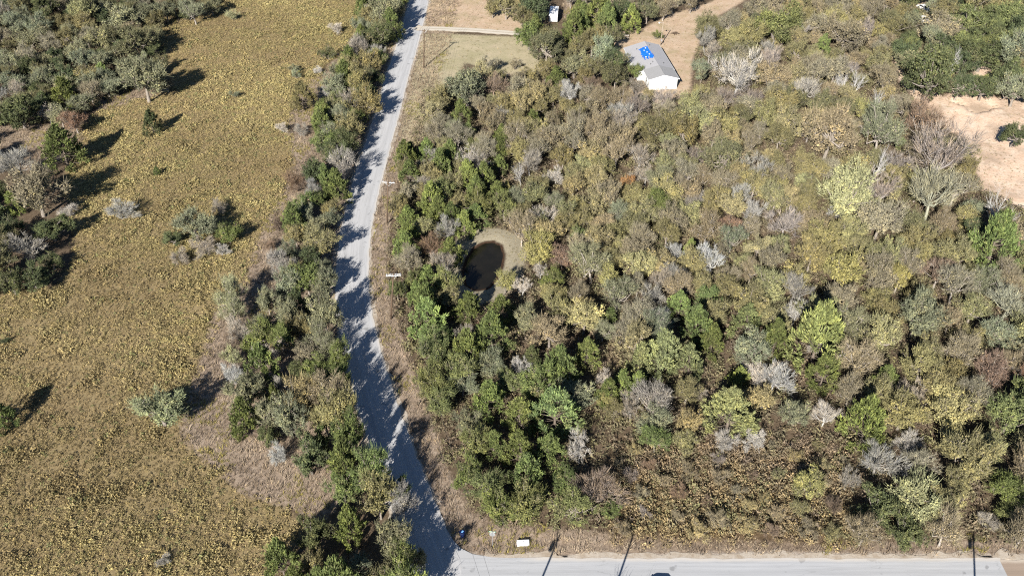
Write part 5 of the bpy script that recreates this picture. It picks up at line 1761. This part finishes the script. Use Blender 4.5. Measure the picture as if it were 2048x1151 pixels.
# ------------------------------------------------------------------ house
def house():
    fl, fr, brr, bl = [Vector((*PT[k], 0)) for k in ('h_fl', 'h_fr', 'h_br', 'h_bl')]
    ax = ((brr - fr)).normalized(); px = Vector((ax.y, -ax.x, 0)); W_ = 7.0; L1, L2 = 5.6, 15.0
    org = fr - px * W_ / 2 + ax * .25; rz = math.atan2(ax.y, ax.x) - math.pi / 2
    o = empty('house', (org.x, org.y, 0), rz); tag(o, 'long white house with grey gable roof and a blue tarp', 'house')
    Mw = NT('white_siding'); p = Mw.pos(obj_=True); wv = Mw.n('ShaderNodeTexWave', wave_type='BANDS', bands_direction='Z'); wv.inputs['Scale'].default_value = 1.6; Mw.l(p, wv.inputs[0]); Mw.bsdf(Mw.ramp(Mw.noise(p, 2, 3), [(.3, (.70, .70, .68)), (.7, (.78, .78, .76))]), .6, bump=wv.outputs['Fac'], bstr=.4, bdist=.02); Mw = Mw.m
    def roofm(name, c):
        t = NT(name); q = t.pos(obj_=True); n = t.noise(q, 9, 4, .7); b = t.noise(q, .6, 4); m_ = t.pos((.35, 3.2, 1), True)
        br_ = t.n('ShaderNodeTexBrick'); br_.inputs['Scale'].default_value = 2.6; br_.inputs['Mortar Size'].default_value = .012; br_.inputs['Color1'].default_value = (*[x * .95 for x in c], 1); br_.inputs['Color2'].default_value = (*[x * 1.06 for x in c], 1); br_.inputs['Mortar'].default_value = (*[x * .8 for x in c], 1); t.l(q, br_.inputs[0])
        col = t.mix(t.math('MULTIPLY', n, .4), br_.outputs[0], tuple(x * .82 for x in c)); col = t.mix(t.math('MULTIPLY', t.math('SUBTRACT', b, .45), 1.5, True), col, tuple(x * .84 for x in c)); t.bsdf(col, .9, spec=.15, bump=n, bstr=.2, bdist=.02); return t.m
    Mr, Mr2 = roofm('roof_shingles', (.37, .365, .375)), roofm('roof_shingles_newer', (.31, .308, .308)); Mt = simple('white_trim', (.78, .78, .77), .5, var=.04)
    RZ, m_s = 3.85, .285                      # ridge height and roof slope
    def section(y0, y1, xl, xr, rz_, mat, main):
        ov = .35; xs = {-1: -xl, 1: xr}; h = {k: rz_ - .1 - m_s * v for k, v in xs.items()}
        MB().add([(xl, y0, 0), (xr, y0, 0), (xr, y0, h[1]), (0, y0, rz_ - .1), (xl, y0, h[-1]), (xl, y1, 0), (xr, y1, 0), (xr, y1, h[1]), (0, y1, rz_ - .1), (xl, y1, h[-1])], [(0, 1, 2, 3, 4), (6, 5, 9, 8, 7), (1, 6, 7, 2), (5, 0, 4, 9)]).build('wall', Mw, o)
        th = .09; ya, yb = y0 - .3, y1 + (.3 if main else -.02)
        for s in (-1, 1):
            xo = xs[s] + ov; ze = rz_ - m_s * xo; n = 12; mbx = MB()
            for i in range(n):                 # slope laid in lapped courses
                u0, u1 = i / n, (i + 1) / n; xa, xb = s * xo * (1 - u0), s * xo * (1 - u1); za, zb = ze + m_s * xo * u0, ze + m_s * xo * u1
                mbx.add([(xa, ya, za + .022), (xb, ya, zb), (xb, yb, zb), (xa, yb, za + .022), (xa, ya, za - th), (xb, ya, zb - th), (xb, yb, zb - th), (xa, yb, za - th)], [(0, 1, 2, 3), (4, 7, 6, 5), (0, 4, 5, 1), (3, 2, 6, 7), (0, 3, 7, 4), (1, 5, 6, 2)])
            mbx.build('roof', mat, o); e_ = s * (xo + .012)
            MB().add([(e_, ya - .025, ze - .2), (e_, ya - .025, ze + .035), (0, ya - .025, rz_ + .03), (0, ya - .025, rz_ - .22), (e_, ya - .004, ze - .2), (e_, ya - .004, ze + .035), (0, ya - .004, rz_ + .03), (0, ya - .004, rz_ - .22)], [(0, 1, 2, 3), (7, 6, 5, 4), (1, 5, 6, 2), (0, 3, 7, 4), (0, 4, 5, 1)]).build('fascia', Mt, o)
            MB().box((s * (xo + .035), (ya + yb) / 2, ze - .08), (.05, yb - ya, .16)).build('gutter', Mt, o)
        MB().tube([(0, ya, rz_ + .02), (0, yb, rz_ + .02)], .07, 6).build('ridge_cap', mat, o)
    section(0, L1, -W_ / 2, W_ / 2, RZ + .1, Mr2, False); section(L1, L1 + L2, -5.1, 3.72, RZ, Mr, True)
    roofz = lambda x: RZ - m_s * abs(x)
    Mg = NT('window_glass'); Mg.bsdf((.03, .035, .045), .08, spec=.6); Mg = Mg.m
    for i, (x, y, wd, side) in enumerate([(-3.5, 2.8, 1.2, 'L'), (-5.1, 9, 1.2, 'L'), (-5.1, 14, 1.4, 'L'), (3.5, 2.8, 1.2, 'R'), (3.72, 10, 1.4, 'R'), (3.72, 16, 1.2, 'R')]):
        sx = -1 if side == 'L' else 1; wn_ = MB().box((x + sx * .03, y, 1.6), (.07, wd, 1.1), 0, .01).build('window', Mt, o); MB().box((x + sx * .07, y, 1.6), (.02, wd - .16, .94)).build('pane', Mg, wn_)
    d_ = MB().box((3.75, 12.6, 1.05), (.07, .95, 2.05), 0, .01).build('door', simple('door_grey', (.55, .56, .57), .5), o); MB().box((3.81, 12.25, 1.05), (.06, .05, .05), 0, .01).build('handle', M_steel, d_)
    Mv = simple('vent_dark', (.12, .12, .12), .7)
    for s, u, y in ((-1, .45, 7.4), (-1, .25, 8.2), (1, .5, 7.8), (-1, .62, 12.2), (-1, .78, 17.6), (1, .2, 18.4)):
        xo = 3.6; z = roofz(xo * u)  ; MB().tube([(s * xo * u, y, z - .1), (s * xo * u, y, z + .28)], .07, 8).tube([(s * xo * u, y, z + .28), (s * xo * u, y, z + .34)], .12, 8).build('roof_vent', Mv, o)
    # tarp draped over the main roof, ragged edges, sandbags on it
    n, m_ = 26, 16; V = []; r = np.random.default_rng(4); iv = o.matrix_basis.inverted()
    c4 = [iv @ Vector((*PT[k], 0)) for k in ('tarp0', 'tarp1', 'tarp2', 'tarp3')]
    wr = r.normal(0, 1, (n + 1, m_ + 1)); 
    for _ in range(2): wr = (wr + np.roll(wr, 1, 0) + np.roll(wr, -1, 0) + np.roll(wr, 1, 1) + np.roll(wr, -1, 1)) / 5
    for i in range(n + 1):
        for j in range(m_ + 1):
            u, v = i / n, j / m_; q = (c4[0] * (1 - u) + c4[3] * u) * (1 - v) + (c4[1] * (1 - u) + c4[2] * u) * v
            if i in (0, n) or j in (0, m_): q = q + Vector((r.normal(0, .12), r.normal(0, .16), 0))
            V.append((q.x, q.y, roofz(q.x) + .075 + .05 * abs(wr[i, j])))
    Fq = [(i * (m_ + 1) + j, i * (m_ + 1) + j + 1, (i + 1) * (m_ + 1) + j + 1, (i + 1) * (m_ + 1) + j) for i in range(n) for j in range(m_) if not (i > n - 6 and j in (2, 3, 7, 8) and r.random() < .7)]
    tb = NT('blue_tarp'); q = tb.pos(obj_=True); nn = tb.noise(q, 1.6, 4); tb.bsdf(tb.ramp(nn, [(.3, srgb(12, 84, 186)), (.7, srgb(34, 122, 222))]), .45, spec=.4, bump=nn, bstr=.3)
    mb = MB(); mb.add(V, Fq); to = mb.build('tarp', tb.m, None, o.location[:], rz); tag(to, 'ragged bright blue tarp spread over the grey house roof', 'tarp')
    cc = sum(c4, Vector()) / 4
    for i, (dx, dy) in enumerate(((-.2, 1.6), (.25, .2), (.5, -1.3), (-.6, -2.2), (.4, 2.6))):
        x, y = cc.x + dx, cc.y + dy; zz = roofz(x) + .15; p_ = o.matrix_basis @ Vector((x, y, zz))
        tag(MB().box((0, 0, 0), (.32, .22, .12), r.random() * 3, .04).build('sandbag', Mt, None, p_[:]), 'small white sandbag weighing down the blue tarp', 'sandbag', 'small white sandbag weighing down the blue tarp')
house()

# ------------------------------------------------------------------ vehicles
M_glass = NT('car_glass'); M_glass.bsdf((.015, .018, .022), .06, spec=.6); M_glass = M_glass.m
M_tyre = simple('tyre', (.02, .02, .02), .9); M_white = simple('white_paint', (.80, .80, .79), .3, spec=.5, var=.03); M_navy = simple('navy_paint', (.02, .03, .06), .25, spec=.6); M_red = simple('tail_lamp', (.35, .02, .02), .3); M_lamp = simple('head_lamp', (.7, .7, .7), .2)
def car(loc, rz, paint, label):
    o = empty('car', loc, rz); tag(o, label, 'car')
    prof = [(-2.2, .55), (-2.2, .85), (-2.05, .98), (-1.55, 1.02), (-1.0, 1.42), (.35, 1.46), (1.15, .98), (2.05, .82), (2.22, .6), (2.2, .35), (-2.15, .35)]
    hw = [.80, .86, .86, .82, .62, .62, .80, .82, .78, .80, .82]; n = len(prof); mb = MB()
    V = [(x, -h_, z) for (x, z), h_ in zip(prof, hw)] + [(x, h_, z) for (x, z), h_ in zip(prof, hw)]
    # side skins with a belt line
    F_ = [(i, (i + 1) % n, n + (i + 1) % n, n + i) for i in range(n)] + [tuple(range(n)), tuple(range(2 * n - 1, n - 1, -1))]
    mb.add(V, F_); mb.build('body', paint, o)
    MB().add([(.40, -.60, 1.45), (.40, .60, 1.45), (1.12, .74, 1.02), (1.12, -.74, 1.02), (.43, -.60, 1.47), (.43, .60, 1.47), (1.15, .74, 1.04), (1.15, -.74, 1.04)], [(4, 5, 6, 7), (0, 3, 2, 1), (0, 1, 5, 4), (2, 3, 7, 6)]).build('windscreen', M_glass, o)
    MB().add([(-1.03, -.60, 1.42), (-1.03, .60, 1.42), (-1.53, .76, 1.05), (-1.53, -.76, 1.05), (-1.06, -.60, 1.44), (-1.06, .60, 1.44), (-1.56, .76, 1.07), (-1.56, -.76, 1.07)], [(4, 7, 6, 5), (0, 1, 2, 3), (0, 4, 5, 1), (2, 6, 7, 3)]).build('rear_window', M_glass, o)
    for s in (-1, 1):
        MB().add([(-1.3, s * .80, 1.05), (.95, s * .80, 1.05), (.3, s * .655, 1.40), (-.95, s * .655, 1.38), (-1.3, s * .83, 1.05), (.95, s * .83, 1.05), (.3, s * .675, 1.40), (-.95, s * .675, 1.38)], [(4, 5, 6, 7), (0, 3, 2, 1), (0, 1, 5, 4), (2, 3, 7, 6), (1, 2, 6, 5), (0, 4, 7, 3)]).build('side_window', M_glass, o)
        MB().box((2.17, s * .58, .68), (.12, .34, .14), 0, .03).build('headlight', M_lamp, o); MB().box((-2.18, s * .62, .82), (.08, .3, .16), 0, .02).build('tail_light', M_red, o)
        MB().box((.75, s * .93, 1.03), (.16, .2, .13), 0, .04).build('mirror', paint, o)
        for x in (-1.35, 1.4):
            w_ = MB().tube([(x, s * .66, .33), (x, s * .70, .33), (x, s * .86, .33), (x, s * .88, .33)], [.30, .33, .33, .29], 18).build('wheel', M_tyre, o); MB().tube([(x, s * .86, .33), (x, s * .90, .33)], [.2, .18], 14).build('rim', M_steel, w_)
    return o
sl = 1.42 / math.tan(math.radians(SUN_EL)); car((PT['carsh'][0] - sl * .36 + .1, PT['carsh'][1] - sl * .93 - .62, .09), math.pi, M_navy, 'dark navy car driving on the junction road')
car((*PT['whitecar'], 0), math.radians(-84), M_white, 'white car parked between oaks beyond the sandy track'); car((*PT['whitecar2'], 0), math.radians(-70), M_white, 'white car parked behind the other one, against pale grass')
def trailer():
    f_, b_ = Vector((*PT['trailer_f'], 0)), Vector((*PT['trailer_b'], 0)); ax = (b_ - f_).normalized(); L = 7.2; c = b_ - ax * L / 2; o = empty('travel_trailer', (c.x + .2, c.y, 0), math.atan2(ax.y, ax.x)); tag(o, 'white travel trailer parked behind trees near the gravel drive', 'trailer')
    Mw = simple('trailer_white', (.82, .82, .82), .35, spec=.4, var=.03)
    prof = [(-3.6, .55), (-3.6, 1.9), (-3.3, 2.4), (-2.8, 2.58), (2.7, 2.62), (3.3, 2.45), (3.6, 1.95), (3.5, .9), (3.2, .55)]; n = len(prof); V = []
    ys = (-1.22, -1.12, 1.12, 1.22)
    for y in ys:
        k = .985 if abs(y) > 1.2 else 1.0
        V += [(x * k, y, .55 + (z - .55) * k) for x, z in prof]
    F_ = [(j * n + i, j * n + (i + 1) % n, (j + 1) * n + (i + 1) % n, (j + 1) * n + i) for j in range(3) for i in range(n)] + [tuple(range(n)), tuple(range(4 * n - 1, 3 * n - 1, -1))]
    MB().add(V, F_).build('body', Mw, o)
    for x in (-1.6, 1.4): MB().box((x, 0, 2.66), (.36, .36, .08), 0, .03).build('roof_vent', M_white, o)
    MB().box((.1, .1, 2.7), (.9, .7, .22), 0, .06).build('air_conditioner', simple('ac_cover', (.8, .8, .79), .5), o)
    for s in (-1, 1):
        for x in (-.45, .45):
            w_ = MB().tube([(x, s * .95, .34), (x, s * 1.0, .34), (x, s * 1.16, .34)], [.30, .34, .33], 16).build('wheel', M_tyre, o); MB().tube([(x, s * 1.15, .34), (x, s * 1.18, .34)], .19, 12).build('rim', M_steel, w_)
        for x in (-2.4, 2.1): MB().box((x, s * 1.225, 1.6), (1.1, .03, .6), 0, .01).build('window', M_glass, o)
    MB().box((.75, 1.225, 1.4), (.7, .035, 1.6), 0, .01).build('door', Mw, o); MB().tube([(3.2, -.7, .45), (4.6, 0, .45), (3.2, .7, .45)], .05, 6).tube([(4.5, 0, .45), (4.5, 0, 0)], .04, 6).build('tow_hitch', M_steel, o)
trailer()

# ------------------------------------------------------------------ small things
def picnic():
    M_ = simple('weathered_wood', srgb(178, 168, 156), .9, var=.15); o = empty('picnic_table', (*PT['picnic'], 0), math.radians(-8)); tag(o, 'weathered picnic table under the juniper behind the house', 'picnic table')
    for k in range(5): MB().box((0, -.32 + .16 * k, .75), (1.9, .14, .045), 0, .008).build('table_plank', M_, o)
    for s in (-1, 1):
        for k in range(2): MB().box((0, s * (.66 + .15 * k), .45), (1.9, .13, .045), 0, .008).build('bench_plank', M_, o)
        for x in (-.7, .7): MB().tube([(x, s * .28, .73), (x, s * .75, 0)], .05, 6).build('leg', M_, o)
    for x in (-.7, .7): MB().box((x, 0, .42), (.05, 1.66, .09)).build('crossbar', M_, o)
picnic()
def yard_light():
    o = empty('yard_light', (*PT['yard_pole'], 0)); tag(o, 'yard light pole with white lamp arm behind the house', 'lamp post')
    M_ = simple('pole_grey', srgb(150, 136, 120), .9, var=.2); MB().tube([(0, 0, -.4), (.05, 0, 3), (.1, 0, 6.6)], [.13, .12, .10], 8).build('post', M_, o, smooth=True)
    MB().tube([(.1, 0, 6.2), (-.5, 0, 6.5), (-.9, 0, 6.5)], .03, 6).build('arm', M_steel, o); MB().tube([(-.95, 0, 6.55), (-.95, 0, 6.45), (-.95, 0, 6.3), (-.95, 0, 6.15)], [.1, .2, .24, .16], 10).build('lamp_head', M_arm, o)
    MB().box((.1, -.2, 1.5), (.35, .18, .55), 0, .02).build('meter_box', M_ins, o)
yard_light()
def street_sign():
    x, y = PT['sign']; o = empty('street_sign', (x, y, 0), math.radians(176)); tag(o, 'green street name blade above a stop sign at the junction corner', 'sign')
    Mg = simple('sign_green', srgb(0, 98, 66), .4); Mr = simple('sign_red', srgb(150, 24, 26), .4); Mw = simple('sign_white', (.8, .8, .8), .4)
    MB().box((0, 0, 1.4), (.06, .05, 3.3)).build('post', M_steel, o)
    b = MB().box((0, 0, 3.0), (.98, .012, .2), 0, .004).build('name_blade', Mg, o); MB().box((0, -.009, 3.0), (.78, .006, .09)).box((0, .009, 3.0), (.78, .006, .09)).build('lettering_band', Mw, b)
    b2 = MB().box((0, 0, 3.24), (.012, .98, .2), 0, .004).build('name_blade', Mg, o)
    oc = lambda r, yy: [(r * math.cos(math.pi / 8 + k * math.pi / 4), yy, 2.4 + r * math.sin(math.pi / 8 + k * math.pi / 4)) for k in range(8)]
    def plate(r, ya, yb, nm, mt, par): MB().add(oc(r, ya) + oc(r, yb), [tuple(range(8)), tuple(range(15, 7, -1))] + [(k, (k + 1) % 8, 8 + (k + 1) % 8, 8 + k) for k in range(8)]).build(nm, mt, par)
    plate(.395, -.039, -.030, 'plate_back', M_steel, o)
    MB().add(oc(.40, -.05) + oc(.40, -.04), [tuple(range(8)), tuple(range(15, 7, -1))] + [(k, (k + 1) % 8, 8 + (k + 1) % 8, 8 + k) for k in range(8)]).build('stop_plate_rim', Mw, o)
    plate(.37, -.06, -.051, 'stop_plate', Mr, o)
    cu = bpy.data.curves.new('stop_word', 'FONT'); cu.body = 'STOP'; cu.size = .30; cu.align_x = 'CENTER'; cu.align_y = 'CENTER'; cu.extrude = .002
    to = bpy.data.objects.new('tmp', cu); COL.objects.link(to); bpy.context.view_layer.update(); me = bpy.data.meshes.new_from_object(to.evaluated_get(bpy.context.evaluated_depsgraph_get())); bpy.data.objects.remove(to)
    me.transform(Matrix.Translation((0, -.066, 2.4)) @ Matrix.Rotation(math.pi / 2, 4, 'X')); me.materials.clear(); obj('stop_word', me, Mw, o)
street_sign()
def chest():
    o = empty('white_chest', (*PT['box'], -.02), math.radians(3)); tag(o, 'white metal chest lying on the grass verge near the junction', 'chest')
    Mw = simple('chest_white', (.80, .80, .79), .4, var=.04); Md = simple('grey_mark', (.42, .42, .44), .6)
    MB().box((0, 0, .18), (1.58, .66, .40), 0, .04).build('body', Mw, o); MB().box((0, 0, .42), (1.62, .70, .08), 0, .03).build('lid', Mw, o)
    for x in (-.55, .5): MB().box((x, -.1, .462), (.1, .14, .03), 0, .01).build('latch', Md, o)
    MB().add([(-.1, .2, .458), (.14, .2, .458), (.02, -.2, .458), (-.1, .2, .468), (.14, .2, .468), (.02, -.2, .468)], [(3, 4, 5), (0, 2, 1), (0, 1, 4, 3), (1, 2, 5, 4), (2, 0, 3, 5)]).build('grey_patch', Md, o)
    MB().box((-.80, 0, .28), (.12, .4, .05), 0, .01).build('handle', Md, o)
chest()
def bin_():
    o = empty('blue_bin', (*PT['bin'], -.02), math.radians(25)); tag(o, 'dark blue plastic bin with pale lid patch at the junction corner', 'bin')
    Mb = simple('blue_plastic', srgb(14, 30, 70), .4, spec=.5); Ml = simple('blue_lid_panel', srgb(120, 176, 236), .35, spec=.5)
    MB().tube([(0, 0, 0), (0, 0, .05), (0, 0, .85), (0, 0, .9)], [.26, .3, .40, .40], 16).build('body', Mb, o, smooth=False); l_ = MB().tube([(0, 0, .9), (0, 0, .95), (0, 0, 1.03)], [.44, .44, .3], 16).build('lid', Mb, o)
    MB().box((.02, 0, 1.045), (.34, .2, .03), .5, .012).build('lid_panel', Ml, l_); MB().tube([(-.3, -.15, .8), (-.5, 0, .82), (-.3, .15, .8)], .025, 6).build('handle', Mb, o)
bin_()
M_log = simple('log_wood', srgb(190, 172, 150), .9, var=.15)
p0, p1 = PT['log1'], PT['log2']; tag(MB().tube([(*p0, .18), ((p0[0] + p1[0]) / 2 + .1, (p0[1] + p1[1]) / 2, .22), (*p1, .15)], [.16, .2, .17], 9).build('fallen_log', M_log, smooth=True), 'pale fallen log on the bare dirt yard behind the house', 'log')
st = empty('tree_stump', (*PT['stump'], 0)); tag(st, 'small dark tree stump on the bare edge of the lawn', 'stump'); MB().tube([(0, 0, -.1), (.02, 0, .12), (0, .02, .34)], [.42, .3, .27], 9).build('bark', simple('stump_dark', srgb(44, 38, 34), .95), st); MB().tube([(0, .02, .34), (0, .02, .36)], .25, 9).build('cut_face', simple('stump_cut', srgb(90, 76, 60), .9), st)
x, y = PT['yardstuff']; yp = empty('brush_pile', (x + .3, y, 0)); tag(yp, 'low heap of dark cut branches on the dirt yard', 'brush pile')
for k in range(14):
    a_ = random.random() * 3.14; l_ = random.uniform(.5, 1.0); c_ = Vector((random.gauss(0, .35), random.gauss(0, .3), .1 + .03 * k)); d_ = Vector((math.cos(a_), math.sin(a_), random.uniform(-.15, .15))) * l_
    MB().tube([c_ - d_, c_ + d_], [.05, .025], 5).build('branch', M_pole, yp)
print('objects', len(bpy.data.objects))
